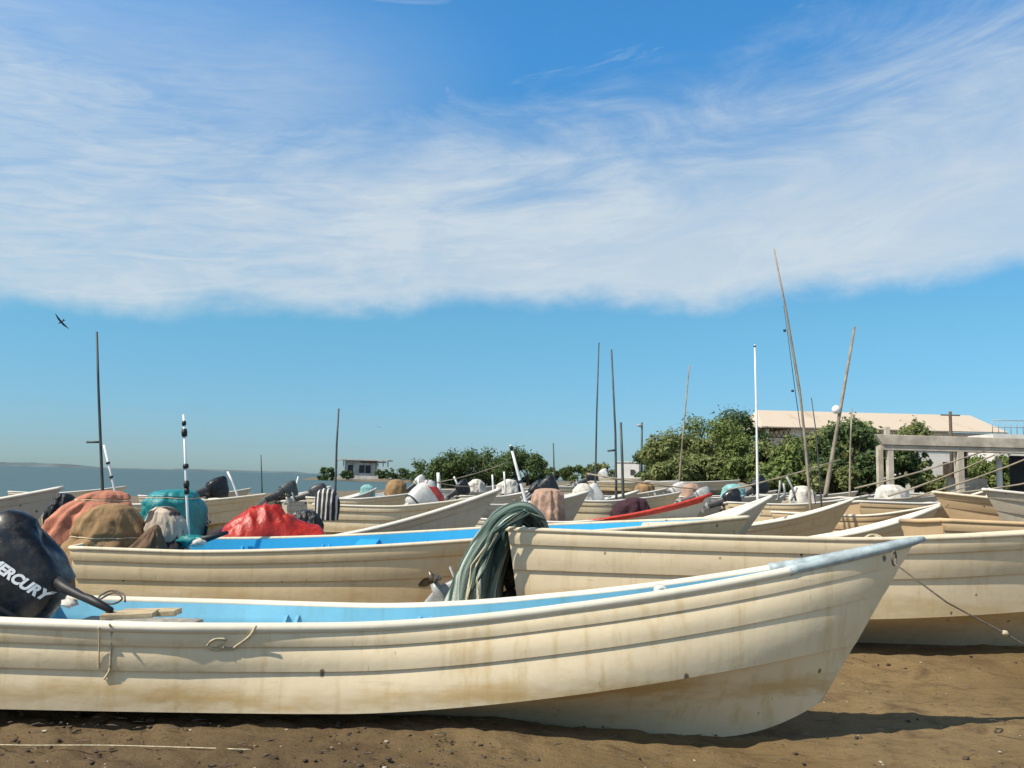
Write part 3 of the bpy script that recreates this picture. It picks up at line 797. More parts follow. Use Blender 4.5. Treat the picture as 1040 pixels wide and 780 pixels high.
for i, (px, py, d, w_, h_, mm, lab) in enumerate(((592, 508, 25.5, .34, .5, 'c_whitebag', 'white sack left of the maroon cloth'), (702, 504, 30, .4, .45, 'c_pink', 'pale pink cloth bundle behind the red bow'), (745, 502, 33, .5, .4, 'c_aqua', 'aqua cloth bundle left of the white upright pole'),
        (815, 506, 27.5, .45, .4, 'c_whitebag', 'white sack beside the tallest bamboo mast'), (905, 504, 25.5, .5, .35, 'c_whitebag', 'white sack lying in front of the pavilion'), (402, 500, 30, .4, .45, 'c_tan', 'brown cloth bundle right of the aqua cover'), (655, 500, 40, .5, .5, 'c_tan', 'brown cloth bundle right of the white hut'))):
    b = W(px, py, d)
    drape('cloth_bundle', lab, 'cloth', (b.x, b.y, b.z - .25), [(h_ + .25, .05, .05, 0), (h_ + .22, w_ * .5, w_ * .45, 0), (h_ * .7 + .2, w_ * .85, w_ * .7, 0), (.2, w_, w_ * .8, 0), (0, w_, w_ * .8, 0)], M[mm], 6, .1, 50 + i, seg=48, rows_n=20)

# red tarp: a low creased mound lying across the stern of the boat behind
b = W(268, 543, 12.9)
mb = MB(); rows = []
prof = [(-1.0, .0), (-.86, .03), (-.68, .10), (-.45, .26), (-.25, .40), (-.05, .46), (.18, .45), (.36, .36), (.52, .24), (.7, .19), (.86, .17), (.96, .06), (1.0, 0)]
NX, NY = 90, 36
for i in range(NX + 1):
    x = -1 + 2 * i / NX
    k = 0
    while k < len(prof) - 2 and prof[k + 1][0] < x: k += 1
    f = (x - prof[k][0]) / (prof[k + 1][0] - prof[k][0]); hgt = prof[k][1] + (prof[k + 1][1] - prof[k][1]) * f
    row = []
    for j in range(NY + 1):
        y = -1 + 2 * j / NY
        q = max(0, 1 - abs(y) ** 2.4) ** .7
        p = Vector((x * 2.6, y * 1.8, 0))
        cr = abs(mnoise.noise(p * 1.7)) * .30 + abs(mnoise.noise(p * 3.6 + Vector((4, 1, 0)))) * .12 + mnoise.noise(p * 9) * .012
        row.append((x * .93, y * .40 * (1 + .15 * mnoise.noise(Vector((x * 3, y, 2)))), .12 + hgt * q * (1.12 - cr * 1.4) - .09 * (1 - q)))
    rows.append(row)
ob = mb.grid(rows).build('tarpaulin', M['c_red']); ob.location = (b.x, b.y, .52); ob.rotation_euler = (0, 0, R(20))
ob.modifiers.new('thickness', 'SOLIDIFY').thickness = .008
tag(ob, 'creased red plastic tarpaulin heaped behind the blue gunwale', 'tarpaulin')

# green net gathered and hung over the stern motor of the tall boat
def sweep(name, spine, rad, m, seed, folds, amp, label, cat, seg=120):
    pts = [Vector(p) for p in spine]; N = 80; P = []; RR = []
    for i in range(N + 1):
        u = i / N * (len(pts) - 1); k = min(int(u), len(pts) - 2); f = u - k
        p0, p1, p2, p3 = pts[max(k - 1, 0)], pts[k], pts[k + 1], pts[min(k + 2, len(pts) - 1)]
        P.append(.5 * ((2 * p1) + (p2 - p0) * f + (2 * p0 - 5 * p1 + 4 * p2 - p3) * f * f + (3 * p1 - p0 - 3 * p2 + p3) * f ** 3))
        RR.append((rad[k][0] + (rad[k + 1][0] - rad[k][0]) * f, rad[k][1] + (rad[k + 1][1] - rad[k][1]) * f))
    vs = []; fs = []; uv = []
    for i, p in enumerate(P):
        t = (P[min(i + 1, N)] - P[max(i - 1, 0)]).normalized()
        side = Vector((0, 1, 0)); nrm = t.cross(side).normalized()
        for j in range(seg):
            th = 2 * PI * j / seg
            fr = i / N; cs, sn = math.cos(th), math.sin(th)
            mm = 1 + .5 * amp * math.sin(folds * th + 4.5 * mnoise.noise(Vector((fr * 2.2, cs * 1.3, sn * 1.3 + seed)))) + 1.6 * amp * mnoise.noise(Vector((cs * 1.4, sn * 1.4, fr * 3 + seed)))
            mm += 1.5 * amp * (.25 - abs(mnoise.noise(Vector((cs * 2.6 + fr * 1.5, sn * 2.6, fr * 2.2 + seed * 2))))) + .8 * amp * (.25 - abs(mnoise.noise(Vector((cs * 5.5, sn * 5.5 - fr * 2, fr * 4 + seed)))))
            vs.append(p + nrm * RR[i][0] * mm * math.cos(th) + side * RR[i][1] * mm * math.sin(th)); uv.append((j / seg, i / N))
    for i in range(N):
        for j in range(seg):
            a = i * seg + j; b2 = i * seg + (j + 1) % seg; fs.append((a, b2, b2 + seg, a + seg))
    fs.append(tuple(range(seg))[::-1]); fs.append(tuple(N * seg + j for j in range(seg)))
    me = bpy.data.meshes.new(name); me.from_pydata(vs, [], fs); me.materials.append(m)
    me.polygons.foreach_set('use_smooth', [True] * len(me.polygons))
    ul = me.uv_layers.new(name='UVMap')
    for po in me.polygons:
        wrap = any(uv[vi][0] > .9 for vi in po.vertices) and len(po.vertices) == 4
        for li, vi in zip(po.loop_indices, po.vertices):
            u_, v_ = uv[vi]
            if wrap and u_ < .1: u_ += 1
            ul.data[li].uv = (u_, v_)
    ob = bpy.data.objects.new(name, me); col.objects.link(ob)
    return tag(ob, label, cat)
sp = [W(549, 556, 8.7), W(547, 535, 8.65), W(532, 521, 8.6), W(511, 531, 8.5), W(497, 558, 8.45), W(489, 588, 8.4), W(484, 618, 8.4)]
sweep('fishing_net', sp, [(.07, .22), (.09, .30), (.10, .34), (.15, .34), (.20, .30), (.24, .27), (.26, .24)], M['c_net'], 3, 7, .20, 'green fishing net gathered over the stern of the tall cream boat', 'net')

net = [o for o in col.objects if o.name == 'fishing_net'][0]
rnd = random.Random(12)
for i in range(9):
    k0 = rnd.choice((1, 2, 3)); off = rnd.uniform(-.3, -.05); pts = []
    for k in range(k0, 7):
        q = sp[k]; pts.append(q + Vector((rnd.uniform(-.05, .05) - .10 * (k - 2) * .4 + rnd.uniform(-.04, .10) * (k > 3), off - .24 + rnd.uniform(-.03, .03), .12 * math.cos(k * .5) - .02 * k + rnd.uniform(-.02, .02))))
    MB().tube([p.lerp(p2, f) for p, p2 in zip(pts, pts[1:]) for f in (0, .5)] + [pts[-1]], rnd.uniform(.006, .014), 6).build('loose_strand', M['c_net'] if i % 3 else M['rope'], net)

# ------------------------------------------------------------------ poles
POL = 'poles standing up in the boats'
def pole(name, label, pts, d, r0, r1, m, group=POL, bands=None, cross=None, extra=.45, parts=None):
    """slim pole through photo pixels at depth d, foot first"""
    P = [W(px, py, d if not hasattr(d, '__len__') else d[i]) for i, (px, py) in enumerate(pts)]
    foot = P[0] + (P[0] - P[1]).normalized() * extra
    P = [foot] + P
    base = P[0].copy(); Q = [p - base for p in P]
    n = len(Q); rr = [r0 + (r1 - r0) * i / (n - 1) for i in range(n)]
    if bands or cross or parts:
        root = empty(name, base, 0, label, 'pole', group)
        MB().tube(Q, rr, 8).build('shaft', m, root)
        for f0, f1, k in (bands or ()):
            a, b_ = Q[0].lerp(Q[-1], f0), Q[0].lerp(Q[-1], f1)
            MB().tube([a, a.lerp(b_, .5), b_], [r0 * 1.25 * k, r0 * 1.5 * k, r0 * 1.15 * k], 8).build('dark_band', M['black_matt'], root)
        for (f, px, py) in (cross or ()):
            a = Q[0].lerp(Q[-1], f); MB().tube([a, W(px, py, d) - base], r0 * .7, 6).build('crosspiece', m, root)
        for (f, rad, mm) in (parts or ()):
            a = Q[0].lerp(Q[-1], f); MB().blob(a + Vector((-rad * .9, 0, 0)), (rad, rad, rad), 12, 8).build('float', mm, root)
        return root
    o = MB().tube(Q, rr, 8).build(name, m); o.location = base
    return tag(o, label, 'pole', group)
pole('mast', 'tall dark mast at far left with a short crosspiece, behind the orange cover', [(104.5, 505), (102, 446), (100, 395), (98.3, 337)], 16.8, .035, .022, M['bamboo_dark'], cross=[(.41, 88, 449)])
pole('marker_pole', 'short white leaning pole beside the tall dark mast', [(118, 505), (113, 482), (105.5, 452)], 17.4, .03, .022, M['white_pole'], bands=[(.55, .58, 1), (.74, .77, 1)])
pole('marker_pole', 'white pole with black bands in front of the teal tarpaulin', [(191.5, 546), (189, 490), (186.5, 421)], 10.35, .021, .013, M['white_pole'], bands=[(.50, .54, 1.1), (.54, .585, 1.2), (.66, .69, 1.2), (.86, .91, 1.2), (.93, .96, .9)])
pole('mast', 'thin dark mast above the house on the point', [(340.5, 500), (342, 450), (344, 415)], 30, .045, .03, M['bamboo_dark'])
pole('mast', 'thin dark mast, left of the close pair left of the white wall', [(604.5, 500), (606, 420), (608.3, 348)], 31, .045, .022, M['bamboo_dark'])
pole('mast', 'tall dark mast with a short crosspiece in front of the white wall', [(626, 508), (625, 440), (621, 355)], 30, .055, .03, M['bamboo_dark'], cross=[(.38, 617, 458)])
pole('mast', 'short thick dark mast standing on the right of the close pair', [(633, 510), (632, 470), (630.5, 429)], 29, .06, .04, M['bamboo_dark'])
pole('mast', 'slim bamboo mast leaning right in front of the bushy trees', [(689, 500), (692, 460), (700, 371)], 33, .045, .025, M['bamboo'])
pole('marker_pole', 'slim upright white pole above the pale blue foredeck', [(769.5, 503), (768.5, 430), (766.5, 350)], 18.2, .036, .016, M['white_pole'], bands=[(.985, .995, .5)])
pole('mast', 'tallest bamboo mast leaning left above the shaded boat', [(825, 540), (818, 450), (812, 395), (799, 318), (786, 253)], 18.6, .038, .018, M['bamboo'], bands=[(.72, .728, .6), (.52, .527, .6)])
pole('rod', 'thin rod hanging beside the tallest mast on its left', [(818, 470), (808, 400), (796, 310)], 18.7, .012, .008, M['bamboo_dark'], extra=.9)
pole('rod', 'second thin rod between the hanging one and the tallest mast', [(822, 470), (813, 410), (800, 330)], 18.8, .010, .007, M['bamboo_dark'], extra=.9)
pole('rod', 'thin dark rod right of the tallest mast', [(832, 480), (829, 440), (824, 404)], 20.5, .022, .012, M['bamboo_dark'], extra=.9)
pole('mast', 'thick bamboo mast leaning right with a white float near its middle', [(838, 505), (851, 430), (868, 332)], 27, .095, .038, M['bamboo'], parts=[(.545, .14, M['white_pole'])])
pole('mast', 'thin pale mast right of the one with the white float', [(863, 505), (863.5, 460), (865, 415)], 28, .045, .025, M['bamboo'])
pole('marker_pole', 'white pole with dark tip leaning left above the green net', [(535, 512), (526, 480), (518.5, 452)], 22, .055, .03, M['white_pole'], bands=[(.93, .99, .6), (.5, .54, .7)])
pole('mast', 'far thin mast on the water below the horizon light', [(266, 494), (265.5, 478), (265, 462)], 60, .05, .035, M['bamboo_dark'])
pole('mast', 'far thin mast above the hedge right of the mangroves', [(563, 492), (562.5, 470), (562, 450)], 60, .06, .04, M['bamboo_dark'])
pole('marker_pole', 'white leaning stick beside the small black motor on the left', [(240, 500), (236, 489), (231, 479)], 26, .04, .03, M['white_pole'])
for i, (a, b_, lab) in enumerate([((446, 497), (445, 480), 'white stump of a post below the mangroves, thickest of its row'), ((466, 495), (461, 484), 'white leaning stump below the mangroves'), ((501, 496), (500, 482), 'white short post left of the leaning white pole'),
                                  ((513, 494), (512, 479), 'slim white post nearest the leaning white pole'), ((300, 498), (303, 484), 'white leaning stick beside the dark green motor'), ((425, 500), (425, 485), 'thin white post left of the red topped motor')]):
    pole('post', lab, [a, ((a[0] + b_[0]) / 2, (a[1] + b_[1]) / 2), b_], 36, .09 if i == 0 else .05, .07 if i == 0 else .035, M['white_pole'], group='white posts among the far boats')
LY = 'bamboo poles laid across the boats'
def lay(label, a, da, b_, db, r=.035, m='bamboo', sag=.06):
    A, B_ = W(*a, da), W(*b_, db); mid = A.lerp(B_, .5) + Vector((0, 0, -sag))
    base = A.copy(); o = MB().tube([A - base, A.lerp(mid, .5) - base + Vector((0, 0, -sag * .25)), mid - base, mid.lerp(B_, .5) - base + Vector((0, 0, -sag * .25)), B_ - base], [r * .62, r * .62, r * .56, r * .5, r * .42], 8).build('bamboo_pole', M[m])
    o.location = base; return tag(o, label, 'pole', LY)
lay('thin pole slanting up over the red topped motor', (444, 490), 21.3, (519, 468), 23, .022)
lay('thin pole lying flat over the red topped motor', (430, 486), 21.6, (480, 494), 23, .022)
lay('bent log pole lying in front of the bushy trees', (596, 481), 30, (724, 498), 29, .05)
lay('long bamboo slanting up across the white upright pole', (738, 498), 27, (852, 467), 26.5, .045)
lay('long bamboo rising to the top of the pavilion opening', (868, 496), 24, (1006, 456), 22, .04)
lay('long bamboo crossing the middle pavilion column', (902, 504), 22.5, (1010, 462), 20.8, .04, 'bamboo')
lay('thick bamboo rising to the right edge below the pavilion', (925, 506), 20.5, (1062, 458), 18.5, .036)
lay('nearly level bamboo above the small white boat', (940, 503), 19.5, (1070, 485), 17.5, .034, 'bamboo')
lay('low bamboo lying below the level one beside the tan bow', (905, 507), 21, (985, 494), 20.4, .03)

# ------------------------------------------------------------------ ropes and gear on the near boats
def rope(label, pts, r=.007, m='rope', name='rope', cat='rope', group=None):
    pts = [Vector(p) for p in pts]; N = len(pts); out = []
    for k in range(N - 1):
        p0, p1, p2, p3 = pts[max(k - 1, 0)], pts[k], pts[k + 1], pts[min(k + 2, N - 1)]
        for i in range(6):
            f = i / 6
            out.append(.5 * ((2 * p1) + (p2 - p0) * f + (2 * p0 - 5 * p1 + 4 * p2 - p3) * f * f + (3 * p1 - p0 - 3 * p2 + p3) * f ** 3))
    out.append(pts[-1]); base = out[0].copy()
    o = MB().tube([p - base for p in out], r, 6).build(name, M[m]); o.location = base
    return tag(o, label, cat, group)
# mooring line from the near bow
root = empty('mooring_rope', W(908, 572, 5.44), 0, 'dark mooring line running down from the near bow to the right', 'rope')
b0 = W(908, 572, 5.44)
mb = MB(); pA = [W(908, 572, 5.44), W(962, 612, 5.42), W(1022, 644, 5.40), W(1075, 676, 5.38), W(1130, 708, 5.36), W(1200, 752, 5.3)]
pA[-1].z = .0
mb.tube([p - b0 for p in pA], .006, 6); mb.build('line', M['rope_dark'], root)
MB().blob(W(1021, 643, 5.40) - b0, (.022, .018, .016), 8, 6, .4, 2).build('knot', M['rope'], root)
MB().tube([W(908 + 2 * math.cos(a), 567 + 7 * math.sin(a), 5.56 + .05 * math.cos(a)) - b0 for a in [i * 2 * PI / 12 for i in range(13)]], .007, 6).build('loop', M['rope_dark'], root)
def na(px, py, k=0):
    """point on the near side of the front boat behind a photo pixel, k metres outboard"""
    o = Vector((0, 0, EYE)); d = (W(px, py, 1) - o).normalized()
    best = None
    lo = hA.M.inverted()
    for i in range(120):
        t = .02 + .6 * i / 119
        for j in range(26):
            v = j / 25 * 1.04
            vv = min(v, 1); cuts = (0, .49, .79, 1.0001)
            q0 = max(x for x in cuts[:3] if x <= vv); q1 = cuts[cuts.index(q0) + 1]; f = (vv - q0) / (q1 - q0)
            lw = hA.lap * (1.5 if q0 == 0 else 1)
            p = hA.p(t, vv, lw * (1 - f) + .012 * math.sin(PI * f) + (.03 if vv > .97 else 0)); q = hA.M @ Vector((p.x, -p.y, p.z + max(0, v - 1) * .5))
            e = ((q - o) - d * (q - o).dot(d)).length
            if best is None or e < best[0]: best = (e, q)
    q = best[1]
    return q + Vector((0, -.007 - k * .5, 0))
rope('pale rope loop hanging straight down the near side of the front boat', [na(113.5, 628, .03), na(114, 640), na(114.5, 662), na(113, 680), na(108, 690)], .006)
rope('thin pale rope hanging left of the longer one on the front boat', [na(103, 636), na(102.5, 650), na(103.5, 668), na(103.5, 679)], .004)
rope('pale rope tied in a knot on the near rail of the front boat', [na(264, 636, .03), na(252, 645, .01), na(240, 656, 0), na(232, 660), na(225, 656), na(228, 648), na(217, 650), na(209, 657), na(220, 658, .01), na(229, 657, .01)], .0065)
rope('pale rope coil hung on the side of the tall boat above the near bow', [W(884 + 9 * math.cos(a) + 5 * (a / 12), 551 + 6 * math.sin(a * 1.02) - 2 * (a / 12), 8.08 + .01 * math.sin(a * 3)) for a in [i * .6 for i in range(24)]], .012)
rope('thin pale rope lying across the mud in front of the boat', [Vector((x_, y_, terrain(x_, y_) + .012)) for x_, y_ in ((-3.2, 4.42), (-2.8, 4.40), (-2.4, 4.39), (-2.0, 4.42), (-1.6, 4.42), (-1.25, 4.41))], .003)
rope('tangled brown rope lying on the stern deck by the planks', [W(96, 612, 5.9), W(110, 604, 6.0), W(118, 602, 6.0), W(124, 608, 5.95), W(116, 613, 5.9), W(106, 612, 5.9), W(100, 607, 5.95), W(112, 600, 6.05), W(125, 603, 6.0), W(127, 611, 5.9)], .007, 'rope_dark')
# planks on the stern deck
for (a, d, rz, s, lab) in [((132, 624), 5.2, 6, (.30, .13, .03), 'short pale plank lying on the stern deck, lower of two'), ((152, 622), 5.3, -4, (.36, .10, .035), 'longer weathered plank lying on top of the short one')]:
    p = W(a[0], a[1], d)
    o = MB().box((0, 0, 0), s).build('plank', M['plank'], smooth=False, bevel=.004); o.location = p; o.rotation_euler = (R(2), R(-3), R(rz)); tag(o, lab, 'plank', 'planks on the stern deck')
p = W(125, 632, 5.2)
o = MB().box((0, 0, 0), (.75, .75, .05)).build('stern_platform', M['deck_grey'], smooth=False, bevel=.01); o.location = (p.x - .1, 5.42, .60); tag(o, 'worn grey board laid across the stern of the front boat', 'board')
o = MB().blob((0, 0, 0), (.05, .04, .022), 12, 8, .9, 5).build('rag', M['c_whitebag']); o.location = W(70, 613, 5.3); tag(o, 'crumpled white rag under the black motor tiller', 'rag')
# white pipe fitting on the far rail near the bow
p = W(671, 600, 5.75)
root = empty('pipe_ring', p, 0, 'short white pipe standing on the far rail of the front boat', 'pipe')
def ring(mb, r0, r1, y0, y1, seg=20):
    rows = []
    for (r_, y_) in ((r0, y0), (r1, y0), (r1, y1), (r0, y1), (r0, y0)):
        rows.append([(r_ * math.cos(k * 2 * PI / seg), y_, r_ * math.sin(k * 2 * PI / seg)) for k in range(seg)])
    mb.grid(rows, closed=True)
mb = MB(); ring(mb, .022, .04, -.05, .06); mb.build('ring', M['rail_white'], root)
MB().box((.03, .0, -.04), (.10, .06, .05)).build('foot', M['rail_white'], root, smooth=False, bevel=.01)
# clutter in the stern of the blue boat
p = W(208, 549, 10.0)
root = empty('fishing_gear', p, 0, 'black and teal fishing gear piled in the stern of the blue boat', 'gear')
MB().tube([Vector((-.25, 0, -.02)), Vector((0, .02, .02)), Vector((.26, 0, .1))], [.05, .045, .02], 8).build('black_pipe', M['black_matt'], root)
MB().blob((-.16, -.03, .0), (.16, .1, .06), 12, 8, .6, 3).build('teal_net', M['c_teal'], root)
MB().blob((-.04, -.08, -.02), (.09, .07, .05), 12, 8, .7, 9).build('white_float', M['c_whitebag'], root)
MB().tube([Vector((-.02, .02, 0)), Vector((.0, .03, .16)), Vector((.03, .02, .22))], [.025, .02, .03], 8).build('black_bracket', M['black_matt'], root)
# rods on a far deck
p = W(800, 505, 26)
root = empty('metal_rods', p, 0, 'bundle of bent metal rods standing on a deck behind the bamboo mast', 'rods')
for i, (x0, x1, z1) in enumerate(((-.3, -.22, .5), (-.1, -.12, .42), (.25, -.02, .62), (.1, .3, .3), (-.35, .05, .12))):
    MB().tube([(x0, 0, -.1), ((x0 + x1) / 2 + .03, .03, z1 * .5), (x1, .02, z1)], .035, 6).build('rod', M['motor_grey'], root)

# debris on the sand
for nm, mm, n_, lo, hi, sd, lab in (('mud_clods', 'debris_dark', 1300, .004, .018, 2, 'scattered dark mud clods on the beach'), ('shell_bits', 'debris_pale', 420, .004, .013, 5, 'scattered pale shell bits on the beach')):
    rnd = random.Random(sd); mb = MB()
    for i in range(n_):
        y = 3.9 + 6.5 * rnd.random() ** 1.6; x = rnd.uniform(-.75, .75) * y
        if nm == 'mud_clods' and rnd.random() < .45: x = -abs(x); y = 4.2 + rnd.random() * 1.1
        s = lo + (hi - lo) * rnd.random() ** 3
        mb.blob((x, y, terrain(x, y) + s * .05 - .008), (s * rnd.uniform(.8, 1.7), s, s * rnd.uniform(.3, .7)), 6, 4, .8, i, Matrix.Rotation(rnd.random() * 6, 3, 'Z'))
    tag(mb.build(nm, M[mm]), lab, 'debris', kind='stuff')

rnd = random.Random(77); mb = MB()
for i in range(520):
    y = 4.1 + 6.0 * rnd.random() ** 1.5; x = rnd.uniform(-.75, .75) * y
    a = rnd.gauss(0, .5); l = rnd.uniform(.02, .09); z = terrain(x, y) + .006
    mb.tube([(x, y, z), (x + l * .5 * math.cos(a), y + l * .5 * math.sin(a) + rnd.gauss(0, .006), z + rnd.uniform(0, .008)), (x + l * math.cos(a), y + l * math.sin(a), z - .002)], [.0015, .003, .001], 5)
tag(mb.build('dry_weed', M['rope_dark']), 'thin dry weed stalks strewn on the beach', 'debris', kind='stuff')

# ------------------------------------------------------------------ trees
def tree(name, label, px, d, wpx, ytop, ybase, m, seed, leaves=2600, ls=.22, squash=1.0, group='trees behind the beach', depth=1.0, low=.12):
    rnd = random.Random(seed)
    top = W(px, ytop, d); bot = W(px, ybase, d)
    z0 = terrain(top.x, d); H = top.z - z0; Wd = wpx / FPX * d / 2
    root = empty(name, (top.x, d, z0), 0, label, 'tree', group)
    blobs = []
    for i in range(24):
        a = rnd.uniform(0, 2 * PI); rr = Wd * .86 * math.sqrt(rnd.random()); h = rnd.uniform(low + .12, .84)
        env = math.sqrt(max(.08, 1 - ((h - .45) / .6) ** 2))
        blobs.append((Vector((rr * env * math.cos(a), rr * env * math.sin(a) * depth, H * h)), rnd.uniform(.14, .36) * min(Wd, H * .8)))
    blobs.append((Vector((rnd.uniform(-.2, .2) * Wd, 0, H * .80)), .20 * H))
    mb = MB()
    trunk_r = .03 * H
    mb.tube([(0, 0, -.2), (.05 * Wd, 0, H * .2), (-.03 * Wd, .04, H * .45), (0, 0, H * .7)], [trunk_r * 1.3, trunk_r, trunk_r * .75, trunk_r * .3], 8)
    for c, r_ in blobs[:9]:
        st = Vector((0, 0, H * rnd.uniform(.12, .4)))
        mb.tube([st, st.lerp(c, .5) + Vector((0, 0, .06 * H)), c], [trunk_r * .5, trunk_r * .35, trunk_r * .12], 6)
    mb.build('trunk', M['bark'], root)
    vs = []; fs = []
    tot = sum(r_ ** 2 for _, r_ in blobs)
    for c, r_ in blobs:
        for k in range(int(leaves * r_ ** 2 / tot)):
            u = Vector((rnd.gauss(0, 1), rnd.gauss(0, 1), rnd.gauss(0, 1))).normalized()
            rad = r_ * (rnd.random() ** .42) * (1 + .6 * mnoise.noise(u * 2.3 + c)) * (1.35 if rnd.random() < .12 else 1)
            p = c + Vector((u.x * rad, u.y * rad, u.z * rad * .85))
            if p.z < .1: p.z = .1 + rnd.random() * .3
            nn = (u + Vector((rnd.gauss(0, .6), rnd.gauss(0, .6), rnd.gauss(.3, .6)))).normalized()
            a = nn.orthogonal().normalized(); b2 = nn.cross(a)
            an = rnd.random() * 6.28; e1 = a * math.cos(an) + b2 * math.sin(an); e2 = nn.cross(e1)
            s = ls * rnd.uniform(.55, 1.25)
            o = len(vs)
            vs += [p - e1 * s, p - e2 * s * .45 + nn * s * .12, p + e1 * s, p + e2 * s * .45 + nn * s * .12]
            fs.append((o, o + 1, o + 2, o + 3))
    mb = MB(); mb.add(vs, fs); mb.build('crown', m, root, smooth=False, fixn=False)
    return root
trees = [
    ('mangrove_tree', 'mangrove at the left end of the far grove', 446, 150, 62, 462, 490, 'leaf_mangrove'),
    ('mangrove_tree', 'mangrove second from the left in the far grove', 468, 152, 72, 458, 490, 'leaf_mangrove'),
    ('mangrove_tree', 'mangrove with the highest top in the far grove', 492, 150, 76, 452, 490, 'leaf_mangrove'),
    ('mangrove_tree', 'mangrove behind the leaning white pole', 514, 154, 66, 455, 490, 'leaf_mangrove'),
    ('mangrove_tree', 'dark mangrove at the right end of the far grove', 536, 149, 46, 458, 490, 'leaf_dark'),
    ('bush', 'far hedge bush next to the mangrove grove', 560, 190, 66, 474, 492, 'leaf_mangrove'),
    ('bush', 'far hedge bush left of the first thin mast', 586, 188, 70, 472, 492, 'leaf_mangrove'),
    ('bush', 'far olive hedge bush beside the white wall', 613, 180, 62, 471, 492, 'leaf_olive'),
    ('tree', 'dark round tree right of the white wall', 660, 66, 40, 449, 492, 'leaf_dark'),
    ('tree', 'green tree in front of the slim leaning mast', 688, 60, 74, 434, 495, 'leaf_olive'),
    ('tree', 'big green tree in the middle of the bushy clump', 724, 62, 96, 422, 495, 'leaf_mid'),
    ('tree', 'dark tall tree rising behind the green clump', 752, 70, 56, 412, 492, 'leaf_dark'),
    ('tree', 'green tree left of the white upright pole', 752, 58, 50, 440, 498, 'leaf_mid'),
    ('bush', 'low green bush at the foot of the big green tree', 716, 52, 54, 462, 498, 'leaf_olive'),
    ('bush', 'low green bush left of the white upright pole', 752, 50, 48, 466, 500, 'leaf_mid'),
    ('bush', 'round green bush right of the white upright pole', 798, 50, 66, 450, 502, 'leaf_mid'),
    ('bush', 'low green bush behind the metal rods', 790, 44, 60, 474, 503, 'leaf_mid'),
    ('tree', 'thin green tree behind the tallest bamboo mast', 826, 54, 66, 436, 502, 'leaf_olive'),
    ('tree', 'dark green tree behind the mast with the white float', 868, 52, 74, 422, 502, 'leaf_dark'),
    ('tree', 'green tree top left of the pavilion', 880, 55, 44, 428, 502, 'leaf_mid'),
    ('bush', 'olive bush between the warehouse post and the tallest bamboo mast', 778, 54, 54, 446, 502, 'leaf_olive'),
    ('bush', 'ragged olive bush below the mast with the white float', 845, 44, 60, 470, 504, 'leaf_olive'),
    ('tree', 'loose olive tree between the two leaning bamboo masts', 845, 60, 50, 428, 502, 'leaf_olive'),
    ('bush', 'low olive bush at the foot of the slim leaning mast', 676, 50, 60, 468, 498, 'leaf_olive'),
    ('bush', 'dark green bush at the foot of the pale masts', 850, 46, 56, 462, 504, 'leaf_dark'),
    ('bush', 'dark bush left of the pavilion columns', 882, 46, 30, 458, 504, 'leaf_dark'),
    ('tree', 'dark tree seen through the first opening of the pavilion', 916, 56, 38, 446, 503, 'leaf_dark'),
    ('tree', 'tree poking above the pavilion roof', 929, 62, 34, 427, 500, 'leaf_olive'),
    ('bush', 'green bush seen through the middle pavilion opening', 990, 58, 46, 462, 500, 'leaf_mid'),
    ('bush', 'green bush seen through the right pavilion opening', 1017, 57, 34, 462, 500, 'leaf_mid'),
    ('bush', 'low scrub bush in front of the white wall of the compound', 945, 56, 36, 480, 503, 'leaf_olive'),
]
for i, (nm, lab, px, d, w, yt, yb, lm) in enumerate(trees):
    farr = d > 120
    tree(nm, lab, px, d, w, yt, yb, M[lm], 100 + i, leaves=8000 if not farr else 4500, ls=.15 if not farr else .30, group='trees and bushes behind the beach', low=.0)

# ------------------------------------------------------------------ buildings
def P(px, d): return W(px, 480, d).x
def Z(py, px, d): return W(px, py, d).z
# long warehouse with a sheet roof
d0 = 80; x0, x1 = P(779, d0), P(1022, d0)
root = empty('warehouse', (x0, d0, terrain(x0, d0)), 0, 'long warehouse with a pale rusty sheet roof above the trees', 'building')
zb = terrain(x0, d0)
ez = Z(434, 800, d0) - zb; rzz = Z(417, 790, d0 + 6) - zb; Lw = x1 - x0
MB().add([(-.6, -.6, ez), (Lw, -.6, ez), (Lw, 6, rzz), (.9, 6, rzz), (-.6, 12.6, ez), (Lw, 12.6, ez)], [(0, 1, 2, 3), (3, 2, 5, 4), (0, 3, 4)]).build('roof', M['roof'], root, smooth=False).modifiers.new('t', 'SOLIDIFY').thickness = .12
mb = MB(); mb.box((2.3 + (Lw - 2.3) / 2, 6, ez / 2 - .1), (Lw - 2.3, 11.4, ez)); mb.build('wall', M['plaster'], root, smooth=False)
for i in range(5): MB().box((4.5 + i * 4, .28, ez * .80), (1.2, .08, .55)).build('window', M['dark_open'], root, smooth=False)
mb = MB()
for i in range(2): mb = MB().box((.1 + i * .02, .2 + i * 10.8, ez / 2 - .1), (.28, .28, ez - .15)); mb.build('post', M['plaster'], root, smooth=False)
mb = MB()
for i in range(6):
    a = -.4 + i * .45; mb.tube([(a, .1, ez - .9), (a + .45, .1, ez - .12)], .04, 6); mb.tube([(a + .45, .1, ez - .9), (a, .1, ez - .12)], .04, 6)
mb.box((.9, .1, ez - .95), (2.8, .09, .09)); mb.box((.9, .1, ez - .14), (2.8, .09, .1)); mb.build('truss', M['timber'], root, smooth=False)
MB().box((1.0, 1.6, ez * .36), (2.5, .1, ez * .72)).build('shed_wall', M['concrete'], root, smooth=False)
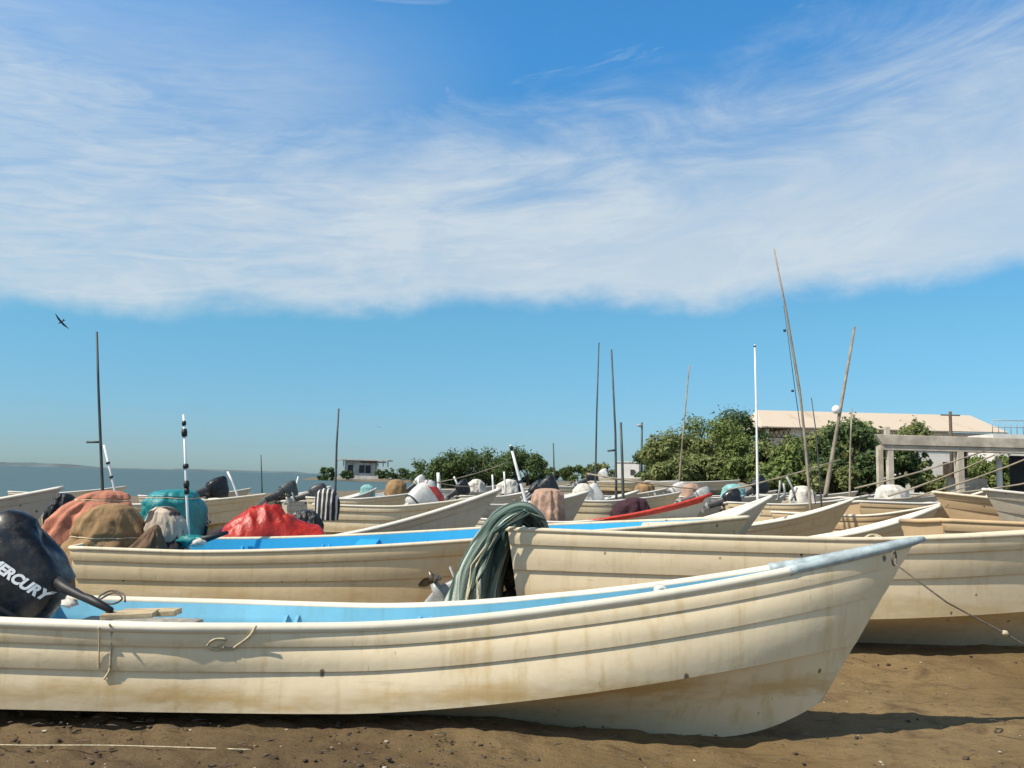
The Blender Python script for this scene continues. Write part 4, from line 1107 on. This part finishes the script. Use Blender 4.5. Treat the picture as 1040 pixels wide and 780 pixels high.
# concrete pavilion
d0 = 40; x0 = P(889, d0); x1 = P(1125, d0); zb = terrain(x0 + 3, d0); Lp = x1 - x0
root = empty('pavilion', (x0, d0, zb), 0, 'open concrete pavilion with a heavy beam roof on square columns', 'pavilion')
s0 = Z(454, 900, d0) - zb; s1 = Z(441, 900, d0) - zb
mb = MB(); mb.prism([(0.02, s1 - .02), (.35, s0 + .10), (Lp, s0 + .10), (Lp, s1 - .06)], 'y', -.12, .22); mb.build('fascia', M['concrete'], root, smooth=False, bevel=.02)
MB().prism([(.75, .24), (Lp - .1, .24), (Lp - .1, 6.3), (3.6, 6.3), (1.3, 1.5)], 'z', s0 + .11, s0 + .29).build('roof_slab', M['concrete'], root, smooth=False)
MB().box((Lp / 2 + .1, .10, s0 - .02), (Lp - .3, .30, .22)).build('beam', M['concrete'], root, smooth=False)
for px, dy, w, top in ((905, .1, .27, s0 - .12), (906, 1.3, .26, s0 + .08), (976, .1, .30, s0 - .12), (1062, .1, .30, s0 - .12), (1075, 1.3, .3, s0 + .08)):
    x = P(px, d0) - x0
    MB().box((x, dy, top / 2 - .1), (w, w, top + .2)).build('column', M['concrete'], root, smooth=False, bevel=.015)
x = P(905, d0) - x0
MB().box((x - .02, .3, s1 + .16), (.22, .22, .42)).build('column_stub', M['concrete'], root, smooth=False, bevel=.015)
x = P(1026, d0) - x0
MB().tube([(x, .9, -.2), (x, .9, 1.0), (x, .9, Z(466, 1026, 41) - zb)], .135, 14).build('round_pillar', M['plaster'], root)
MB().box((P(1003, d0) - x0, 2.0, s0 / 2), (.16, .16, s0)).build('timber_post', M['timber'], root, smooth=False)
MB().box((P(1000, d0) - x0, 1.6, Z(487, 1000, 41.6) - zb - .35), (1.9, .25, .8)).build('bench_wall', M['concrete'], root, smooth=False, bevel=.02)
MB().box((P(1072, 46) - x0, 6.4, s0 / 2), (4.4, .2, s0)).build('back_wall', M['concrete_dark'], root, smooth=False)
# white compound wall / house behind it
d0 = 66; zb = terrain(P(940, d0), d0)
root = empty('white_house', (P(940, d0), d0, zb), 0, 'white house seen through the left pavilion opening', 'building')
hw = (P(966, d0) - P(916, d0)); hh = Z(455, 940, d0) - zb
MB().box((0, 2, hh / 2), (hw, 4, hh)).build('wall', M['plaster'], root, smooth=False)
MB().box((0, 2, hh + .06), (hw + .3, 4.3, .12)).build('roof', M['concrete'], root, smooth=False)
MB().box((hw * .42, -.03, hh * .35), (.5, .06, hh * .7)).build('door', M['timber'], root, smooth=False)
d0 = 82; zb = terrain(P(636, d0), d0)
root = empty('white_hut', (P(637, d0), d0, zb), R(-12), 'small white hut standing left of the dark round tree', 'building')
hh = Z(469, 637, d0) - zb
MB().box((0, 1.2, hh / 2 - .1), (2.2, 2.4, hh)).build('wall', M['plaster'], root, smooth=False)
MB().box((0, 1.2, hh - .02), (2.35, 2.55, .1)).build('roof', M['plaster'], root, smooth=False)
MB().box((.5, -.02, hh * .55), (.4, .06, .5)).build('window', M['dark_open'], root, smooth=False)
# low stone hut below trees
d0 = 44; zb = terrain(P(749, d0), d0)
root = empty('low_wall', (P(748, d0), d0, zb), 0, 'low broken masonry wall below the green trees', 'wall')
hh = Z(490, 748, d0) - zb
MB().prism([(-.95, 0), (.8, 0), (.8, max(.2, hh) * .7), (.3, max(.2, hh)), (-.4, max(.2, hh) * .95), (-.95, max(.2, hh) * .75)], 'y', 0, .3).build('masonry', M['concrete'], root, smooth=False)
# house on the point
d0 = 255; xa, xb = P(341, d0), P(394, d0); zb = terrain((xa + xb) / 2, d0)
root = empty('flat_roof_house', ((xa + xb) / 2, d0, zb), 0, 'flat roofed grey house with columns on the far point', 'building')
w = xb - xa; f = FPX / d0; ht = Z(466.5, 367, d0) - zb
MB().box((0, 4, ht - .15), (w * 1.02, 9, .35)).build('roof', M['plaster_far'], root, smooth=False)
MB().box((-w * .06, 4.5, ht * .5), (w * .58, 6, ht * .86)).build('wall', M['plaster_far'], root, smooth=False)
for k in (-.49, -.36, .30, .40, .49): MB().box((w * k, .3, ht / 2), (.35, .35, ht - .3)).build('column', M['plaster_far'], root, smooth=False)
for k in (-.24, -.02, .10): MB().box((w * k, 1.48, ht * .48), (1.6, .1, ht * .42)).build('window', M['dark_open'], root, smooth=False)
MB().box((0, -1.5, .15), (w * 1.15, .4, 1.1)).build('terrace_wall', M['plaster_far'], root, smooth=False)
MB().box((w * .2, 1.0, ht * .86), (w * .5, .12, .3)).build('lintel', M['timber'], root, smooth=False)
for i, (px, wd, yt, lab) in enumerate(((332, 18, 474, 'dark shrub left of the flat roofed house'), (404, 30, 475, 'dark shrub right of the flat roofed house'), (420, 24, 478, 'low dark shrub at the tip beside the grove'), (352, 14, 478, 'low shrub in front of the flat roofed house'), (387, 16, 477, 'shrub under the right wing of the flat roofed house'))):
    tree('bush', lab, px, 248, wd, yt, 486, M['leaf_dark'], 300 + i, leaves=700, ls=.5, group='shrubs on the far point', low=.0)
# utility pole, lamp post, rooftop railing
d0 = 58; p = W(965, 418, d0); zb = terrain(p.x, d0)
root = empty('utility_pole', (p.x, d0, zb), 0, 'dark utility pole with a crossarm rising above the pavilion', 'pole')
MB().tube([(0, 0, -.2), (0, 0, p.z - zb)], [.14, .10], 8).build('shaft', M['timber'], root)
MB().box((0, 0, p.z - zb - .25), (1.3, .08, .08)).build('crossarm', M['timber'], root, smooth=False)
d0 = 85; p = W(652, 429, d0); zb = terrain(p.x, d0)
root = empty('street_lamp', (p.x, d0, zb), 0, 'thin street lamp with a pale head above the dark round tree', 'lamp')
MB().tube([(0, 0, -.2), (0, 0, p.z - zb)], [.13, .09], 8).build('shaft', M['bamboo_dark'], root)
MB().blob((-.2, 0, p.z - zb - .3), (.32, .2, .16), 10, 6).build('lamp_head', M['motor_grey'], root)
d0 = 72; xa, xb = P(1010, d0), P(1060, d0); z0 = Z(441, 1025, d0); z1 = Z(427, 1025, d0); zb = terrain(xa, d0)
root = empty('roof_terrace', (xa, d0, zb), 0, 'roof terrace block with metal railings at the right edge', 'building')
MB().box(((xb - xa) / 2, 2, (z0 - zb) / 2), (xb - xa, 4, z0 - zb)).build('wall', M['plaster'], root, smooth=False)
mb = MB()
for i in range(9): mb.tube([((xb - xa) * i / 8, 0.05, z0 - zb), ((xb - xa) * i / 8, .05, z1 - zb)], .03, 6)
for z in (z1, (z0 + z1) / 2): mb.tube([(0, .05, z - zb), (xb - xa, .05, z - zb)], .035, 6)
mb.build('railing', M['motor_grey'], root)

# ------------------------------------------------------------------ birds
def bird(label, px, py, d, span, rot):
    mb = MB(); s = span
    mb.blob((0, 0, 0), (.20 * s, .05 * s, .05 * s), 10, 6)
    mb.add([(.17 * s, 0, .01), (.27 * s, 0, -.01), (.17 * s, .02 * s, -.01), (.17 * s, -.02 * s, -.01)], [(0, 1, 2), (0, 3, 1), (2, 1, 3)])
    mb.add([(-.15 * s, .02 * s, 0), (-.36 * s, .07 * s, 0), (-.28 * s, 0, .01 * s), (-.36 * s, -.07 * s, 0), (-.15 * s, -.02 * s, 0)], [(0, 1, 2), (2, 3, 4), (0, 2, 4)])
    for g in (1, -1):
        top = [(.07, .03, .02), (.12, .22, .07), (.02, .40, .05), (-.13, .55, -.02)]; bot = [(-.08, .03, .01), (-.03, .22, .06), (-.06, .40, .045), (-.14, .552, -.022)]
        mb.grid([[(a * s, b_ * g * s, c * s) for a, b_, c in top], [(a * s, b_ * g * s, c * s) for a, b_, c in bot], [(a * s, b_ * g * s, c * s - .012 * s) for a, b_, c in bot], [(a * s, b_ * g * s, c * s - .012 * s) for a, b_, c in top]])
    o = mb.build('bird', M['black_matt']); o.location = W(px, py, d); o.rotation_euler = rot
    return tag(o, label, 'bird', 'seabirds in flight')
bird('black seabird gliding high at the left', 62, 327, 45, .95, (R(50), R(20), R(150)))
bird('tiny far seabird above the grove', 385, 434, 90, .75, (R(20), R(0), R(100)))

# ------------------------------------------------------------------ light and sky
sunv = Vector((-.895, -.445, math.tan(R(50)))).normalized()
sd = bpy.data.lights.new('sun', 'SUN'); sd.energy = 4.9; sd.angle = R(.5); sd.color = (1, .915, .77)
so = bpy.data.objects.new('sun', sd); col.objects.link(so); so.rotation_euler = (-sunv).to_track_quat('-Z', 'Y').to_euler(); so.location = (-20, -12, 40)
wd = bpy.data.worlds.new('World'); scene.world = wd; wd.use_nodes = True
nt = wd.node_tree; N = nt.nodes; Lk = nt.links.new
bg = N['Background']; bg.inputs['Strength'].default_value = .10
sky = N.new('ShaderNodeTexSky'); sky.sky_type = 'NISHITA'; sky.sun_disc = False
sky.sun_elevation = math.asin(sunv.z); sky.sun_rotation = math.atan2(sunv.x, sunv.y) % (2 * PI)
sky.air_density = 1.0; sky.dust_density = .3; sky.ozone_density = 2.0
tc = N.new('ShaderNodeTexCoord'); sp = N.new('ShaderNodeSeparateXYZ'); Lk(tc.outputs['Generated'], sp.inputs[0])
def mth(op, a, b=None, c=None):
    n = N.new('ShaderNodeMath'); n.operation = op
    for i, x in enumerate((a, b, c)):
        if x is None: continue
        if isinstance(x, (int, float)): n.inputs[i].default_value = x
        else: Lk(x, n.inputs[i])
    return n.outputs[0]
def sst(x, a, b):
    n = N.new('ShaderNodeMapRange'); n.interpolation_type = 'SMOOTHSTEP'
    Lk(x, n.inputs['Value'])
    for i, q in (('From Min', a), ('From Max', b)):
        if isinstance(q, (int, float)): n.inputs[i].default_value = q
        else: Lk(q, n.inputs[i])
    return n.outputs[0]
X, Y, Zc = sp.outputs
hor = mth('SQRT', mth('ADD', mth('MULTIPLY', X, X), mth('MULTIPLY', Y, Y)))
az = mth('ARCTAN2', X, Y)                       # 0 = straight out over the beach
el = mth('DIVIDE', Zc, mth('MAXIMUM', hor, .001))     # tangent of the elevation
# cloud-deck coordinates (flat layer high above)
zz = mth('MAXIMUM', Zc, .03)
cu = mth('DIVIDE', X, zz); cv = mth('DIVIDE', Y, zz)
def nz(vec, scale, detail, rough, dist=0):
    n = N.new('ShaderNodeTexNoise'); n.inputs['Scale'].default_value = scale; n.inputs['Detail'].default_value = detail
    n.inputs['Roughness'].default_value = rough; n.inputs['Distortion'].default_value = dist; Lk(vec, n.inputs['Vector']); return n.outputs['Fac']
def vec(a, b, c=0.0, ka=1, kb=1):
    n = N.new('ShaderNodeCombineXYZ'); Lk(mth('MULTIPLY', a, ka), n.inputs[0]); Lk(mth('MULTIPLY', b, kb), n.inputs[1]); n.inputs[2].default_value = c; return n.outputs[0]
ta = mth('SUBTRACT', el, mth('MULTIPLY', az, .10))    # slightly tilted streak frame
n_big = nz(vec(cu, cv), .55, 6, .55, .4)
n_streak = nz(vec(az, ta, 3.1, 3.8, 10.0), 1.0, 8, .66, 1.2)
n_rip = nz(vec(az, ta, 7.7, 12.0, 64.0), 1.0, 5, .6, 1.0)
n_edge = nz(vec(az, el, 1.3, 6.0, 9.0), 1.0, 6, .6, .2)
edge = mth('ADD', mth('ADD', .193, mth('ADD', mth('MULTIPLY', mth('MAXIMUM', az, 0.0), .028), mth('MULTIPLY', mth('MINIMUM', az, 0.0), .075))), mth('MULTIPLY', mth('SUBTRACT', n_edge, .5), .085))
low = sst(el, edge, mth('ADD', edge, .035))
# top of the dense bank rises to the right, and to the left more loosely
upr = mth('ADD', .415, mth('ADD', mth('MULTIPLY', mth('MAXIMUM', az, 0.0), .22), mth('MULTIPLY', mth('MAXIMUM', mth('MULTIPLY', az, -1.0), 0.0), .20)))
upj = mth('ADD', upr, mth('ADD', mth('MULTIPLY', mth('SUBTRACT', n_streak, .5), .22), mth('MULTIPLY', mth('SUBTRACT', n_big, .5), .25)))
top = mth('SUBTRACT', 1.0, sst(el, mth('SUBTRACT', upj, .13), mth('ADD', upj, .06)))
dense = mth('MULTIPLY', low, top)
body = mth('MULTIPLY', dense, mth('ADD', .68, mth('MULTIPLY', sst(mth('ADD', mth('MULTIPLY', n_big, .5), mth('MULTIPLY', n_streak, .5)), .36, .66), .34)))
body = mth('MULTIPLY', body, mth('SUBTRACT', 1.0, mth('MULTIPLY', sst(el, .26, .50), .38)))
body = mth('MULTIPLY', body, mth('ADD', .86, mth('MULTIPLY', sst(az, -.5, .05), .14)))
# left veil and thin wisps above
veil = mth('MULTIPLY', mth('SUBTRACT', 1.0, sst(az, -.34, .02)), mth('SUBTRACT', 1.0, sst(el, .46, .64)))
veil = mth('MULTIPLY', mth('MULTIPLY', veil, low), mth('ADD', .22, mth('MULTIPLY', sst(n_big, .3, .7), .36)))
wisp = mth('MULTIPLY', sst(n_streak, .57, .78), mth('MULTIPLY', sst(el, .30, .38), .35))
rip = mth('MULTIPLY', mth('SUBTRACT', n_rip, .5), mth('MULTIPLY', mth('MAXIMUM', dense, veil), mth('ADD', .12, mth('MULTIPLY', mth('MAXIMUM', sst(n_big, .42, .62), mth('SUBTRACT', 1.0, sst(az, -.35, .05))), .62))))
dens = mth('ADD', mth('MAXIMUM', mth('MAXIMUM', body, veil), wisp), rip)
cl = N.new('ShaderNodeClamp'); Lk(dens, cl.inputs[0]); cl.inputs[2].default_value = .92
tint = N.new('ShaderNodeMix'); tint.data_type = 'RGBA'; tint.blend_type = 'MULTIPLY'; tint.inputs[0].default_value = 1
Lk(sky.outputs[0], tint.inputs[6]); 
def lin(x, a, b):
    n = N.new('ShaderNodeMapRange'); Lk(x, n.inputs['Value']); n.inputs['From Min'].default_value = a; n.inputs['From Max'].default_value = b; return n.outputs[0]
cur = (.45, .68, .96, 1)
for a_, b_, c_ in ((.03, .18, (.55, 1.00, 1.08, 1)), (.18, .52, (.50, 1.33, 1.72, 1)), (.65, 1.3, (1.0, .95, .82, 1))):  # last stop warms the unseen upper sky to cut blue ambient light
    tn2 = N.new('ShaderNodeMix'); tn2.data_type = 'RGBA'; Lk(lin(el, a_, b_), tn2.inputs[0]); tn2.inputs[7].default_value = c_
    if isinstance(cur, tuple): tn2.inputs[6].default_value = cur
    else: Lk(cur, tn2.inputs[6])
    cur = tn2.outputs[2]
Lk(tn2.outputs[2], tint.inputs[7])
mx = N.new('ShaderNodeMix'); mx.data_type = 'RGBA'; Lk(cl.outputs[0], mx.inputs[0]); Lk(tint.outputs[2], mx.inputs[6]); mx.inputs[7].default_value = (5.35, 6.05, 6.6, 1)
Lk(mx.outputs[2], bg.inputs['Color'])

scene.render.resolution_x = 1024; scene.render.resolution_y = 768
scene.render.engine = 'CYCLES'
vs = scene.view_settings; vs.view_transform = 'Standard'; vs.look = 'None'; vs.exposure = .25; vs.gamma = 1; vs.use_curve_mapping = False
